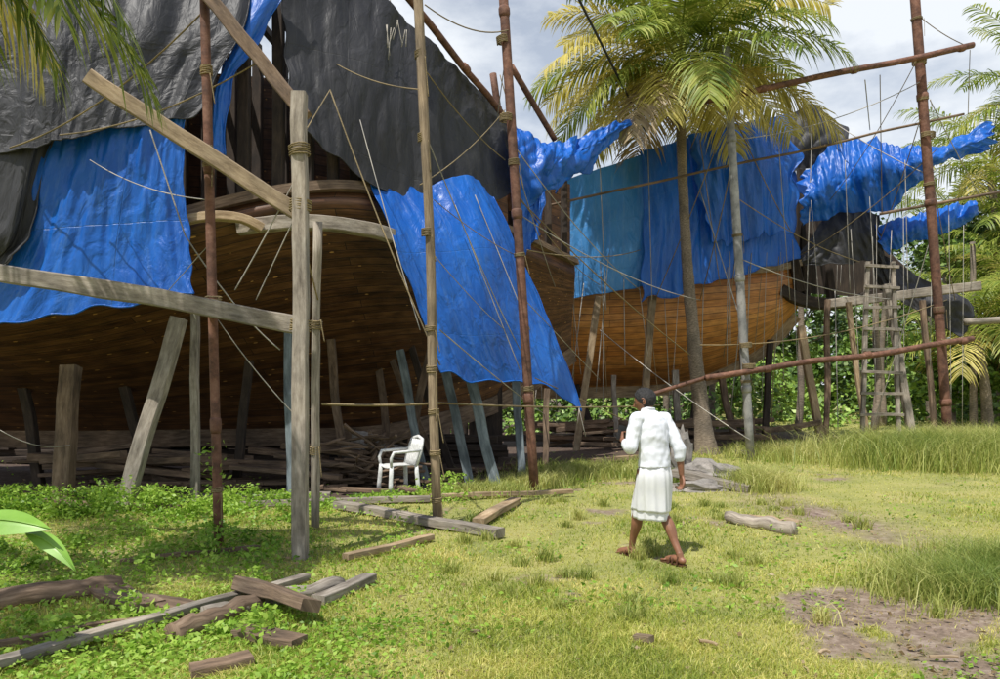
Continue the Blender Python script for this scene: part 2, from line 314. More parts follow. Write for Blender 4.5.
# ---------------------------------------------------------------- ships
def smoothcurve(P,n):
    P=np.array(P,float); k=len(P); out=[]
    for i in range(n):
        t=i/(n-1)*(k-1); j=min(int(t),k-2); f=t-j
        p0=P[max(j-1,0)] if j>0 else 2*P[0]-P[1]; p1=P[j];p2=P[j+1];p3=P[j+2] if j+2<k else 2*P[k-1]-P[k-2]
        out.append(.5*((2*p1)+(-p0+p2)*f+(2*p0-5*p1+4*p2-p3)*f*f+(-p0+3*p1-3*p2+p3)*f**3))
    return np.array(out)
def hull(name,path,mat,parent,inn=(0.,1.),nu=90,nv=40):
    secs=[]
    for (x,y,sec) in path:
        c=smoothcurve(sec,nv); secs.append(np.stack([x+c[:,0]*inn[0],y+c[:,0]*inn[1],c[:,1]],-1))
    A=np.array(secs)
    Gd=smoothcurve(A.reshape(len(A),-1),nu).reshape(nu,nv,3)
    m=MB(); du=np.concatenate([[0],np.cumsum(np.linalg.norm(np.diff(Gd[:,nv//3],axis=0),axis=1))])
    mid=max(range(nu),key=lambda k:np.linalg.norm(np.diff(Gd[k],axis=0),axis=1).sum())
    dv=np.concatenate([[0],np.cumsum(np.linalg.norm(np.diff(Gd[mid],axis=0),axis=1))])
    m.quadgrid([[tuple(Gd[i,j]) for i in range(nu)] for j in range(nv)],uv=[[(du[i],dv[j]) for i in range(nu)] for j in range(nv)])
    o=m.build(name,mat,parent); return Gd,o
boatA=empty('wooden_boat')
pa=[(-11.5,9.8),(-8.3,9.7),(-6.67,10),(-4.8,10.3),(-2.93,11),(-1.64,12.3),(0,15),(1.85,18.5)]
wz=[2.6,2.7,3.0,3.65,4.3,4.55,4.6,4.5]
kz=[.8,.8,.8,.8,.8,1.0,1.5,2.7]; io=[5.4,5.4,5.4,5.4,5.2,4.6,3.3,1.0]
path=[]
for (X_,Y_),k_,o_,w_ in zip(pa,kz,io,wz):
    z=lambda t:w_*(1-t)+k_*t
    path.append((X_,Y_,[(.12,w_+.25),(-.04,w_),(.12*o_,z(.10)),(.30*o_,z(.24)),(.52*o_,z(.42)),(.72*o_,z(.60)),(.88*o_,z(.80)),(o_,k_)]))
GA,_=hull('hull_planking',path,M['hullA'],boatA)
m=MB(); 
def strip(m,f0,f1,nv,mi=0):
    P=[];U=[]
    for j in range(nv+1):
        t=j/nv; P.append([f0(i).lerp(f1(i),t) for i in range(len(GA))]); U.append([(i*.3,t*(f1(i)-f0(i)).length) for i in range(len(GA))])
    m.quadgrid(P,uv=U)
rail=[Vector(GA[i,0]) for i in range(len(GA))]
kl=[Vector(GA[i,-1]) for i in range(len(GA))]
def top(i): return 7.75-.7*max(0,(i-45)/45)
strip(m,lambda i:Vector((rail[i].x,rail[i].y+(4.2 if i<60 else 4.2*(1-(i-60)/40)),top(i))),lambda i:rail[i]+Vector((0,4.2 if i<60 else 4.2*(1-(i-60)/40),0))-Vector((0,0,.4)),6)
strip(m,lambda i:rail[i]+Vector((0,.05,-.25)),lambda i:rail[i]+Vector((0,4.2 if i<60 else 4.2*(1-(i-60)/40),-.2)),4)
m.build('inner_planking',M['hullA'],boatA)
m=MB()
m.loft([r+Vector((0,-.05,.05)) for r in rail],lambda i,t:[(.11,-.07),(.11,.07),(-.11,.07),(-.11,-.07)])
m.loft([k-Vector((0,-.1,.12)) for k in kl],lambda i,t:[(.14,-.2),(.14,.2),(-.14,.2),(-.14,-.2)])
m.build('wales_and_keel',M['brown'],boatA,smooth=False)
m=MB()
for i in range(0,90,3):
    r=rail[i]; h0=top(i)
    m.beam(r+Vector((0,.25,-.3)),Vector((r.x,r.y+.3,h0)),.16,.16,segs=4)
    if i<66: m.beam(r+Vector((0,4.0,-.3)),Vector((r.x,r.y+4,h0+.3)),.18,.16,segs=4); m.beam(Vector((r.x,r.y+.3,h0)),Vector((r.x,r.y+4.1,h0+.5)),.12,.14,segs=4)
m.build('hull_frames',M['dark'],boatA,smooth=False)
m=MB()
for i in range(50):
    xx=random.uniform(-13,-.8); yy=random.uniform(16.6,17.6); zz=random.choice([.1,.25,.4,.55]); m.beam((xx-2,yy,zz),(xx+2,yy+random.uniform(-.2,.2),zz+random.uniform(-.03,.03)),.3,.13)
m.build('timber_stack',M['dark'],smooth=False)
m=MB()
for i in range(34):
    xx=-14+i*.42; m.beam((xx,18.2,0),(xx,18.2,3.2),.4,.04,segs=4)
m.build('dark_backing_planks',M['dark'],smooth=False)  # dark backing added behind the left boat to block light underneath
beamobj('curved_timber',S(238,228,10.6),S(392,236,11.6),.16,.2,M['grey'],ctl=S(320,214,10.6),segs=14)
beamobj('curved_timber',S(150,236,10.15),S(262,228,10.5),.14,.12,M['tan'],ctl=S(215,200,10.2),segs=14)
# second boat
boatB=empty('wooden_boat')
pb=[(-1.2,20.6),(.6,20.8),(2.9,21.3),(6.0,22.3),(8.4,23.3),(9.6,24.0)]
kb=[1.7,1.7,1.7,1.9,2.9,4.2]; ob=[2.6,2.6,2.5,2.2,1.4,.4]
path=[]
for (X_,Y_),k_,o_ in zip(pb,kb,ob):
    tp=4.8 if X_<4 else (5.1 if X_<7 else (5.4 if X_<9 else 5.7))
    path.append((X_,Y_,[(.1,tp),(-.02,tp-.5),(.02,tp-.9),(.06*o_,(tp-.9)*.75+k_*.25),(.25*o_,(tp-.9)*.45+k_*.55),(.58*o_,(tp-.9)*.18+k_*.82),(o_,k_)]))
GA2,_=hull('hull_planking',path,M['hullB'],boatB)
railB=[Vector(GA2[i,0]) for i in range(len(GA2))]
m=MB(); m.loft([r+Vector((0,-.06,.03)) for r in railB],lambda i,t:[(.1,-.1),(.1,.1),(-.1,.1),(-.1,-.1)])
m.loft([Vector(GA2[i,-1])-Vector((0,0,.1)) for i in range(90)],lambda i,t:[(.15,-.2),(.15,.2),(-.15,.2),(-.15,-.2)])
m.build('wales_and_keel',M['tan'],boatB,smooth=False)
m=MB()
for i in range(0,90,4):
    r=railB[i]; m.beam(r+Vector((0,.2,-.2)),r+Vector((0,.25,2.4)),.2,.18,segs=4)
    m.beam(r+Vector((0,4.5,-2.2)),r+Vector((0,4.5,2.2)),.2,.18,segs=4)
m.quadgrid([[r+Vector((0,4.6,z)) for r in railB] for z in (2.2,-2.6)],uv=[[(i*.2,z) for i in range(90)] for z in (0,5)])
m.quadgrid([[r+Vector((0,q,-.3)) for r in railB] for q in (0.05,4.6)],uv=[[(i*.2,z) for i in range(90)] for z in (0,5)])
m.beam(S(778,200,23.8),S(800,292,23.8),.3,.3); m.beam(S(820,215,24.5),S(832,300,24.5),.25,.25)
m.beam(S(780,290,23.6),S(870,296,24.0),.3,.35,ctl=S(820,315,23.8)); m.beam(S(870,240,24.4),S(930,296,24.4),.2,.2)
m.beam(S(800,150,24),S(806,300,24.3),.22,.22)
m.quadgrid([[S(790,205,25),S(878,235,25.5)],[S(790,292,25),S(900,300,25.5)]],uv=[[(0,0),(2,0)],[(0,2),(2,2)]])
m.build('hull_frames',M['dark'],boatB,smooth=False)
beamobj('outrigger_timber',S(826,304,22.6),S(980,286,21.5),.22,.26,M['grey'],segs=12)
# ---------------------------------------------------------------- tarps
def sheet(name,rows,mat,nu=70,nv=60,amp=.05,fu=5,fv=1.2,hem=.04,sag=0):
    A=np.array([[tuple(S(*p)) for p in r] for r in rows]); R,C,_=A.shape
    B=smoothcurve(A.reshape(R,-1),nv).reshape(nv,C,3)
    B=np.swapaxes(B,0,1); Gd=smoothcurve(B.reshape(C,-1),nu).reshape(nu,nv,3); Gd=np.swapaxes(Gd,0,1)
    du=np.gradient(Gd,axis=1); dv=np.gradient(Gd,axis=0); nn=np.cross(du,dv); nn/=np.linalg.norm(nn,axis=-1)[...,None]+1e-9
    W=np.linalg.norm(np.diff(Gd[nv//2],axis=0),axis=1).sum(); Hh=np.linalg.norm(np.diff(Gd[:,nu//2],axis=0),axis=1).sum()
    sd=random.random()*100
    P=[];U=[]
    for j in range(nv):
        row=[];ur=[]
        for i in range(nu):
            u=i/(nu-1);v=j/(nv-1)
            w=noise.noise(Vector((u*fu+.8*v,v*fv,sd)))*1.2+noise.noise(Vector((u*fu*2.6-v*1.2,v*fv*1.5,sd+9)))*.55
            rdg=(.5-abs(noise.noise(Vector((u*fu*1.1+v*2,v*fv*1.6-u,sd+20)))))*.7+.3*(.4-abs(noise.noise(Vector((u*fu*3.1-v*3,v*fv*4+u*2,sd+33)))))
            dsp=amp*(w+rdg)
            p=Vector(Gd[j,i])+Vector(nn[j,i])*dsp
            if v>.85: p.z+=hem*noise.noise(Vector((u*7,sd,5)))*(v-.85)/.15*3
            if u<.1 or u>.9: p.x+=hem*noise.noise(Vector((v*6,sd,u*3)))*2*(abs(u-.5)-.4)/.1
            row.append(p); ur.append((u*W,v*Hh))
        P.append(row);U.append(ur)
    m=MB(); m.quadgrid(P,uv=U); m.tube(P[-1],.012,4); m.tube([r[0] for r in P],.012,4); m.tube([r[-1] for r in P],.012,4); return m.build(name,mat)
BT='black_tarpaulin'; LT='blue_tarpaulin'
sheet(BT,[[(-260,-200,10.8),(0,-200,10.8),(130,-200,11.2),(275,-200,11.8)],[(-260,0,9.6),(0,0,9.7),(110,0,9.9),(250,0,10.5)],[(-260,90,9.3),(0,80,9.5),(100,70,9.7),(224,58,10.2)],[(-260,175,9.2),(0,153,9.4),(85,132,9.55),(194,118,9.95)]],M['black'],amp=.085,fu=11,fv=.9,nu=150,nv=80)
sheet(BT,[[(-260,130,9.5),(0,135,9.5),(50,132,9.65)],[(-260,240,9.3),(-20,235,9.45),(26,232,9.55)],[(-260,330,9.3),(-40,275,9.45),(6,262,9.55)]],M['black'],amp=.06)
sheet(LT,[[(46,126,9.7),(100,118,9.75),(150,114,9.85),(186,112,10)],[(30,190,9.65),(85,185,9.7),(140,180,9.8),(182,180,9.95)],[(12,255,9.65),(70,250,9.7),(135,245,9.8),(188,240,9.9)],[(-40,326,9.6),(50,316,9.65),(135,303,9.75),(194,294,9.85)]],M['blue'],amp=.075,fu=7,nu=100,nv=80)
sheet(LT,[[(246,-30,10.7),(268,-30,10.7),(296,-30,10.8)],[(230,45,10.5),(244,42,10.45),(262,38,10.6)],[(212,90,10.35),(221,88,10.3),(232,84,10.4)],[(208,160,10.3),(215,160,10.3),(224,155,10.3)]],M['blue'],amp=.06,fu=2,nu=30)
sheet(BT,[[(283,-70,11.0),(385,-2,12.2),(452,62,13.4),(506,113,15)],[(287,50,10.8),(378,78,11.7),(445,118,12.9),(509,146,14.8)],[(302,127,10.7),(370,182,11.6),(452,207,12.8),(512,190,14.7)]],M['black'],amp=.09,fu=8,fv=.9,nu=120,nv=70,hem=.07)
sheet(LT,[[(368,176,11.75),(420,186,12.3),(468,176,12.8),(496,196,13.5)],[(394,240,11.5),(444,240,12),(500,240,12.6),(530,275,13.4)],[(421,310,11.6),(465,312,12),(518,312,12.6),(556,338,13.3)],[(441,372,11.7),(486,381,12.2),(536,383,12.7),(583,409,13.2)]],M['blue'],amp=.065,fu=6,fv=.9,nu=100,nv=80,hem=.03)
sheet(LT,[[(512,120,14.6),(550,142,15.2),(592,130,16.2),(634,116,17)],[(514,165,14.2),(552,165,14.8),(588,150,15.8),(630,126,16.9)],[(521,212,14.6),(547,196,15.1),(576,176,16.0),(612,150,16.9)]],M['blue'],amp=.15,fu=9,fv=2.0,nu=120,nv=70,hem=.12)
sheet(LT,[[(512,150,15.6),(530,150,15.9),(550,145,16.2)],[(515,200,15.4),(530,200,15.8),(545,195,16)],[(520,255,15.4),(528,250,15.7),(538,235,16)]],M['blue'],amp=.12,fu=5)
sheet(LT,[[(515,205,20.3),(570,178,20.5),(610,165,20.7),(655,150,20.9)],[(522,255,20.2),(575,240,20.4),(612,232,20.6),(655,225,20.8)],[(535,302,20.1),(580,297,20.3),(612,290,20.5),(650,285,20.7)]],M['blue2'],amp=.10,fu=6,nu=70)
sheet(LT,[[(640,152,20.7),(695,136,21.2),(745,124,21.9),(795,115,22.8)],[(648,225,20.5),(698,205,21.0),(748,200,21.7),(795,185,22.6)],[(640,306,20.4),(698,280,20.9),(748,271,21.6),(797,262,22.4)]],M['blue'],amp=.15,fu=11,fv=.9,nu=130,hem=.1)
sheet(LT,[[(690,135,20.9),(740,122,21.2),(793,112,21.7)],[(700,185,20.7),(745,175,21.0),(800,165,21.5)],[(712,240,20.8),(750,238,21.1),(796,230,21.5)]],M['blue'],amp=.15,fu=8,fv=.9,nu=90,hem=.15)
sheet(BT,[[(782,120,22.6),(812,106,22.6),(846,128,22.6)],[(786,150,22.3),(815,140,22.3),(846,150,22.3)],[(792,172,22.4),(816,166,22.4),(842,170,22.4)]],M['black'],amp=.15,fu=3)
sheet(LT,[[(796,176,22.4),(842,140,22),(884,140,21.6),(928,146,21.2),(992,120,21)],[(800,200,21.9),(845,178,21.5),(890,170,21.1),(930,160,20.8),(994,134,20.8)],[(806,228,22.2),(850,215,21.9),(895,204,21.6),(935,172,21.2),(988,152,21)]],M['blue'],amp=.19,fu=14,fv=1.6,nu=190,nv=80,hem=.2)
sheet(LT,[[(876,224,22.4),(925,212,22.2),(976,200,22)],[(880,240,22.1),(925,226,21.9),(976,212,21.8)],[(886,252,22.3),(925,240,22.1),(974,222,22)]],M['blue'],amp=.15,fu=10,nu=100)
sheet(BT,[[(798,252,22.8),(830,212,22.5),(856,206,22.5),(880,214,22.4)],[(802,260,22.5),(835,238,22.3),(858,232,22.3),(882,240,22.2)],[(806,266,22.5),(840,264,22.3),(866,260,22.3),(886,262,22.2)]],M['black'],amp=.15,fu=5)
sheet(BT,[[(866,244,22.8),(905,266,22.4),(976,306,22)],[(872,262,22.7),(905,285,22.3),(972,322,21.9)],[(880,292,22.7),(905,302,22.3),(962,337,21.9)]],M['black'],amp=.15,fu=5)
# ---------------------------------------------------------------- scaffold
def pole(name,a,b,r,mat,coils=(),r2=None,**k):
    e=empty(name); m=MB(); a=Vector(a);b=Vector(b); m.pole(a,b,r,r2,**k)
    L=(b-a).length
    if mat in('rust','galv'):
        z=random.uniform(1.2,2)
        while z<L: p=a.lerp(b,z/L); m.tube([p,p+(b-a)*(.05/L),p+(b-a)*(.14/L),p+(b-a)*(.17/L)],[r*1.02,r*1.2,r*1.2,r*1.02],10); z+=random.uniform(2.2,3.2)
    m.build('post',M[mat],e)
    if coils:
        m=MB()
        for t in coils:
            p=a.lerp(b,t); m.coil(p,b-a,r*1.15,random.choice([3,4,5]),.02,.009); m.rope(p+Vector((r*1.1,-r,0)),p+Vector((r*1.4+random.uniform(-.04,.06),-r,-random.uniform(.2,.6))),.006)
        m.build('lashing',M['rope'],e)
    return e
def base(px,py,off=.08): g=G(px,py); g.z=-off; return g
pole('scaffold_pole',base(219,545),S(203,-60,7.8),.05,'rust',(.1,.63,.78),jit=.05)
pole('scaffold_pole',base(438,525),S(416,-60,9.0),.056,'pgrey',(.05,.13,.2,.27,.34,.5,.66,.8),bend=.05,jit=.2)
pole('scaffold_pole',base(535,493),S(501,-40,11.8),.075,'rust',(.2,.45,.62),jit=.05)
pole('scaffold_pole',base(751,462),S(726,48,17),.10,'galv',(.2,.55,.85),jit=.03)
pole('scaffold_pole',Vector((10.8,18,0)),S(912,-40,17.8),.11,'rust',(.3,.55,.72,.88),jit=.04)
pole('scaffold_pole',S(318,222,8.2),base(314,530),.05,'grey',(.3,.7),bend=.03,jit=.2)
pole('scaffold_pole',S(512,210,15),S(493,74,15),.07,'rust')
pole('scaffold_pole',S(555,140,15.5),S(511,66,14.6),.06,'rust')
pole('scaffold_pole',S(394,-20,11.9),S(506,118,14.6),.06,'rust',bend=.04)
pole('scaffold_pole',S(704,101,16.9),S(973,46,17.7),.07,'rust',bend=.05)
pole('scaffold_pole',S(640,398,17),S(705,378,16.9),.05,'rust')
pole('scaffold_pole',S(705,378,16.8),S(972,340,17.6),.07,'rust',bend=.06)
pole('scaffold_pole',S(533,210,18.5),S(966,114,18.3),.03,'brown',bend=.1)
pole('scaffold_pole',S(965,322,19),S(1040,318,19),.09,'grey')
pole('scaffold_pole',S(880,214,20),S(1000,192,20),.04,'brown')
beamobj('timber_post',base(299,557),S(301,95,7.45),.14,.13,M['grey'],segs=16,bend=.03)
beamobj('timber_beam',S(90,78,7.5),S(299,214,7.6),.15,.16,M['pgrey'],segs=14)
beamobj('timber_beam',S(196,-20,7.7),S(306,118,7.62),.13,.14,M['brown'],segs=14)
beamobj('timber_beam',S(-60,264,7.55),S(300,326,7.6),.16,.18,M['grey'],ctl=S(160,296,7.5),segs=18)
for (a,b,c,d,dd,w,mt) in [(70,366,62,505,10.6,.24,'brown'),(180,318,122,511,10.1,.2,'grey'),(195,308,195,500,10.7,.11,'grey'),(289,330,291,497,11.2,.11,'blueg'),
    (399,350,428,440,13,.14,'blueg'),(446,372,470,478,13.3,.16,'blueg'),(470,372,497,484,12.6,.18,'blueg'),(378,360,391,425,15,.14,'brown'),(515,380,522,472,14.5,.16,'blueg'),(548,390,545,470,15,.12,'brown'),
    (330,340,345,480,13.5,.14,'brown'),(430,350,405,480,14.5,.14,'brown'),(410,345,455,470,15,.14,'dark'),(385,340,440,430,15,.12,'brown'),(250,360,235,490,13,.14,'dark'),(20,372,40,480,13,.16,'dark'),(120,370,150,480,13.5,.16,'dark'),
    (598,296,576,452,20.2,.18,'tan'),(653,296,641,430,20.6,.2,'tan'),(676,370,679,425,22,.18,'grey'),(614,376,616,435,22,.14,'grey'),(800,326,823,446,21,.2,'tan'),(741,350,753,440,22,.16,'brown'),(886,284,914,436,20.6,.2,'grey'),(848,302,868,440,21.2,.14,'tan'),(828,300,826,440,22,.14,'brown'),
    (770,340,764,440,23,.18,'dark'),(700,370,690,440,23,.2,'dark'),(575,385,600,440,23,.2,'dark'),(720,372,735,440,24,.2,'brown'),(922,300,935,430,21.5,.14,'brown')]:
    t=S(a,b,dd+.35); bt=S(c,d,dd); bt.z=-.05+ (gz(bt.x,bt.y) if bt.x>5 else 0)
    beamobj('hull_prop',bt,t,w,w*.85,M[mt],segs=8,bend=.05)
lad=empty('wooden_ladder'); m=MB(); a0=S(862,448,20.2);a1=S(868,262,20.6);b0=S(899,448,20.2);b1=S(893,262,20.6); a0.z=b0.z=.1
m.beam(a0,a1,.11,.1); m.beam(b0,b1,.11,.1)
for i in range(9):
    t=.06+i*.115; m.beam(a0.lerp(a1,t)+Vector((-.12,-.08,0)),b0.lerp(b1,t)+Vector((.12,-.08,random.uniform(-.05,.05))),.06,.08,segs=3)
m.build('rails_and_rungs',M['grey'],lad,smooth=False)
# ---------------------------------------------------------------- ropes
m=MB()
R=[((205,10,7.8),(10,148,9.4),.012,.2,0),((262,60,7.7),(60,135,9.3),.010,.15,0),((150,130,8),(185,235,8),.008,0,1),((185,235,8),(280,350,8.6),.008,.1,1),((300,170,7.5),(235,290,7.8),.007,.02,1),
((300,140,7.5),(330,90,9),.008,0,0),((303,200,7.5),(256,300,7.8),.006,0,1),((330,90,10),(440,365,9.1),.010,.1,0),((360,120,11),(420,330,9.3),.007,.05,1),((418,60,9),(505,160,12),.010,.1,0),
((420,120,9.2),(520,350,12),.009,.1,1),((505,110,12),(420,185,9.5),.008,.1,0),((455,205,12),(520,370,12),.008,0,1),((475,195,12.5),(530,330,12.5),.008,0,1),((510,140,12.3),(640,290,18),.012,.2,1),
((515,190,12.3),(600,285,18),.010,.2,0),((520,200,12),(690,355,17),.014,.1,0),((525,300,11.9),(600,380,17),.010,0,1),((322,404,8),(440,403,9.2),.014,.02,0),((440,403,9.2),(660,405,16),.012,.05,0),((535,378,12),(625,420,17),.010,0,0),
((574,-10,15),(645,130,19),.03,0,2),((505,60,12),(497,120,14.5),.008,0,1),((500,75,14.8),(515,130,14.8),.01,0,0),((727,50,17),(690,150,19),.012,.1,0),((727,100,17),(790,230,21),.014,.1,0),((730,110,17),(655,300,20.5),.014,.1,0),
((700,190,20),(748,345,17),.013,0,1),((812,130,22),(806,320,22),.014,0,1),((835,290,22),(838,430,21),.014,0,1),
((917,60,17.8),(830,200,21.5),.012,.2,0),((920,120,17.8),(880,240,22),.012,.1,0),((940,180,17.9),(830,120,22),.012,.1,1),
((947,300,18),(700,345,17),.012,.3,0),((912,10,17.8),(972,48,17.7),.012,.1,0),((970,50,17.7),(968,115,18.3),.010,0,0),((880,75,17.5),(882,215,20),.010,0,0),((930,100,17.8),(985,205,21.8),.012,.05,1),((865,80,17.4),(870,130,21),.012,0,1),
((930,240,18),(868,440,20),.012,.1,1),((775,90,17.3),(790,300,20),.010,.05,1),((750,440,17),(600,330,20),.012,.1,1),((218,320,7.85),(300,420,8.4),.006,.05,1),((213,240,7.85),(160,300,9.8),.006,0,1),((300,230,7.5),(318,300,8.2),.01,0,0),
((440,330,9.1),(560,425,17),.010,.05,1),((0,430,10),(70,445,10.6),.006,.1,1),((395,40,12.4),(390,0,12.3),.01,0,1),((540,140,15.5),(548,190,15.5),.01,0,1),((735,150,17),(700,300,20.5),.013,.15,0),((930,160,17.9),(955,300,19),.012,.1,0),
((430,250,9.1),(505,330,12),.007,.05,1),((434,200,9.1),(515,255,12),.007,.05,0),((512,150,11.9),(560,300,19),.010,.1,1),((520,215,11.9),(700,300,18),.010,.2,1),((845,160,21),(850,290,21.4),.012,0,1),((905,160,20.8),(908,290,21),.012,0,1),((648,150,20.4),(652,300,20),.012,0,1),((600,165,20.2),(606,310,19.8),.012,0,1),((700,140,20.4),(720,285,20.4),.012,0,0),
((427,90,9),(330,60,11.5),.008,.1,0),((509,30,11.8),(425,5,9),.010,.15,0),((527,250,11.9),(640,250,20),.010,.15,0),((740,200,17),(860,262,21),.012,.15,0),((936,150,17.9),(800,255,21.5),.012,.2,0),((743,260,17),(905,300,21),.012,.2,1),((924,80,17.8),(733,140,17),.010,.25,1),((210,200,7.8),(90,160,9.5),.006,.1,1)]
for (a,b,r,sg,mi) in R: m.rope(S(*a),S(*b),r,sg,mi)
for k in range(30):   # tie-down cords hanging from the far boat's tarps
    px=random.uniform(540,800); d=19.9+(px-540)*.008; y0=random.uniform(255,300)-(px-540)*.06; m.rope(S(px,y0,d),S(px+random.uniform(-14,14),random.uniform(345,438),d-random.uniform(.2,.8)),random.choice([.008,.010,.012]),0,random.choice([0,1,1]),4)
for k in range(10):
    px=random.uniform(800,975); m.rope(S(px,random.uniform(190,240),21.4),S(px+random.uniform(-12,12),random.uniform(300,430),21),.009,0,1,4)
for (px,py,d) in [(458,206,12.7),(440,203,12.5),(392,28,12.1),(398,20,12.1),(388,25,12.1),(468,205,12.8),(190,295,9.8),(581,408,13.1),(512,190,14.5),(840,265,22),(962,337,21.8),(404,30,12.2)]:
    for k in range(2):
        m.rope(S(px+random.uniform(-3,3),py,d-.2),S(px+random.uniform(-6,6),py+random.uniform(12,32),d-.2),.006,0,1,4)
m.build('scaffold_ropes',[M['rope'],M['ropew'],M['roped']])
m=MB()
for (px,py,d,r) in [(300,150,7.42,.10),(300,205,7.45,.105),(300,325,7.42,.10),(207,152,7.76,.07),(213,302,7.76,.08),(506,118,11.8,.1),(503,40,11.8,.09),(919,62,17.7,.15),(726,100,16.9,.14),(749,366,17,.14),(949,342,17.8,.16),(928,135,17.8,.15),(746,345,17,.13)]:
    m.coil(S(px,py,d)-Vector((0,0,.06)),(random.uniform(-.15,.15),0,1),r,5,.024,.009 if d<9 else .013)
m.build('rope_lashings',M['rope'])
# ---------------------------------------------------------------- lying timber
def lying(name,a,b,w,h,mat,lift=0.02,**k):
    a=G(*a);b=G(*b); a.z=gz(a.x,a.y)+h/2+lift; b.z=gz(b.x,b.y)+h/2+lift
    return beamobj(name,a,b,w,h,M[mat],**k)
lying('timber_plank',(-60,690),(306,580),.10,.05,'grey',.05,segs=14,bend=.02)
lying('timber_plank',(-40,660),(200,612),.05,.05,'brown',segs=10,bend=.05)
def log(name,a,b,r,mat,lift=0,r2=None):
    a=G(*a);b=G(*b);a.z=gz(a.x,a.y)+r*.8+lift;b.z=gz(b.x,b.y)+r*.8+lift; m=MB(); m.pole(a,b,r,r2,n=14,segs=16,bend=.04,jit=.25); return m.build(name,M[mat])
log('log',(172,640),(262,606),.075,'brown'); log('log',(205,622),(342,588),.065,'grey',.0); log('log',(-20,612),(118,590),.085,'brown'); 
lying('timber_offcut',(246,598),(312,628),.2,.1,'brown',.1,segs=5,jit=.3,taper=.75,roll=.3)
lying('timber_offcut',(105,592),(150,612),.25,.06,'brown',segs=5,jit=.4); lying('timber_offcut',(140,604),(195,612),.22,.06,'brown',segs=5,jit=.4)
lying('timber_offcut',(240,636),(300,648),.16,.05,'brown',segs=5,jit=.3); lying('timber_offcut',(190,676),(250,664),.14,.06,'brown',segs=5,jit=.3)
lying('timber_plank',(318,606),(370,578),.12,.07,'grey',segs=5); lying('timber_plank',(345,560),(432,540),.09,.06,'tan',segs=6); lying('timber_plank',(120,560),(260,548),.06,.04,'brown')
lying('timber_plank',(338,512),(500,538),.16,.1,'grey',segs=10); lying('timber_plank',(478,526),(517,506),.16,.08,'tan',segs=5); lying('timber_plank',(430,504),(572,497),.1,.06,'tan',.05,segs=8)
lying('timber_plank',(430,505),(240,508),.12,.08,'grey',segs=8); lying('timber_plank',(10,508),(180,512),.1,.08,'brown',segs=8)
lying('timber_plank',(180,503),(330,500),.2,.1,'grey',segs=8); lying('timber_plank',(0,498),(160,494),.2,.1,'brown',segs=8)
lying('timber_plank',(735,458),(900,460),.25,.1,'grey',segs=8); lying('timber_plank',(590,464),(690,459),.2,.1,'tan',segs=8)
log('log',(728,526),(792,536),.075,'grey',r2=.085); log('log',(735,522),(800,528),.05,'tan')
lying('timber_offcut',(636,648),(650,652),.06,.04,'tan',segs=3)
for (px,py) in [(820,655),(930,660),(560,600),(470,640),(700,645)]:
    lying('timber_offcut',(px,py),(px+random.uniform(10,30),py+random.uniform(-5,5)),.02,.015,'tan',segs=3)
m=MB()
for i in range(80):
    c=Vector((random.uniform(-8,.8),0,0)); c.y=11.2+max(0,c.x+1.5)*1.3+random.uniform(0,2.2); c.z=.03+random.random()*.12; d=Vector((random.uniform(-1,1),random.uniform(-.5,.5),random.uniform(-.05,.05)))*random.uniform(.2,.7)
    m.beam(c-d,c+d,random.uniform(.05,.2),random.uniform(.03,.06),segs=3)
m.build('timber_debris',M['brown'],smooth=False)
def rock(name,c,r,mat,sq=(1,1,1),sd=0):
    m=MB(); nu,nv=22,14; P=[];U=[]
    for j in range(nv+1):
        row=[];u=[]
        for i in range(nu+1):
            th=(i%nu)/nu*6.28318;ph=j/nv*math.pi; d=Vector((math.sin(ph)*math.cos(th),math.sin(ph)*math.sin(th),math.cos(ph)))
            k=r*(1+.45*noise.noise(d*1.3+Vector((sd,0,0)))+.25*noise.noise(d*3.5+Vector((sd,5,0))))
            row.append(Vector(c)+Vector((d.x*sq[0],d.y*sq[1],d.z*sq[2]))*k); u.append((i*.1,j*.1))
        P.append(row);U.append(u)
    m.quadgrid(P,uv=U); return m.build(name,M[mat],smooth=False)
rock('boulder',(3.55,13.0,.12),.4,'stone',(1.4,1,.75),1); rock('boulder',(3.2,13.3,.4),.28,'stone',(.7,.7,1.9),4); rock('boulder',(3.3,12.2,.02),.3,'stone',(1.7,.8,.5),7); rock('boulder',(4.0,13.0,.02),.25,'stone',(1.6,.8,.5),9)
beamobj('timber_offcut',(2.9,12.6,.25),(4.0,12.0,.05),.3,.12,M['grey'],segs=6,jit=.4)
m=MB()
for i in range(70):
    c=Vector((-2.2+random.gauss(0,.32),12.9+random.gauss(0,.25),random.uniform(.05,.8))); d=Vector((random.uniform(-1,1),random.uniform(-.4,.4),random.uniform(-.15,.15))).normalized()*random.uniform(.25,.6)
    m.pole(c-d,c+d,random.uniform(.015,.035),n=6,segs=5,bend=.1,jit=.2)
m.build('branch_pile',M['brown'])
m=MB()
for i in range(26):
    c=Vector((random.uniform(-7.5,-3.0),random.uniform(12,13.5),random.uniform(.05,.6))); d=Vector((random.uniform(.6,1.2),random.uniform(-.3,.3),random.uniform(-.1,.1)))
    m.beam(c-d,c+d,random.uniform(.1,.25),random.uniform(.04,.12),segs=4)
m.build('timber_stack',M['brown'],smooth=False)
m=MB()
for i in range(40):
    c=Vector((random.uniform(1.5,9.5),random.uniform(20.5,25),random.uniform(.05,.7))); d=Vector((random.uniform(.6,1.6),random.uniform(-.3,.3),random.uniform(-.15,.15)))
    m.beam(c-d,c+d,random.uniform(.1,.3),random.uniform(.06,.16),segs=4)
m.build('timber_stack',M['brown'],smooth=False)
rock('sack_heap',(-2.3,13.5,.35),.5,'stone',(1.2,.8,.9),21)
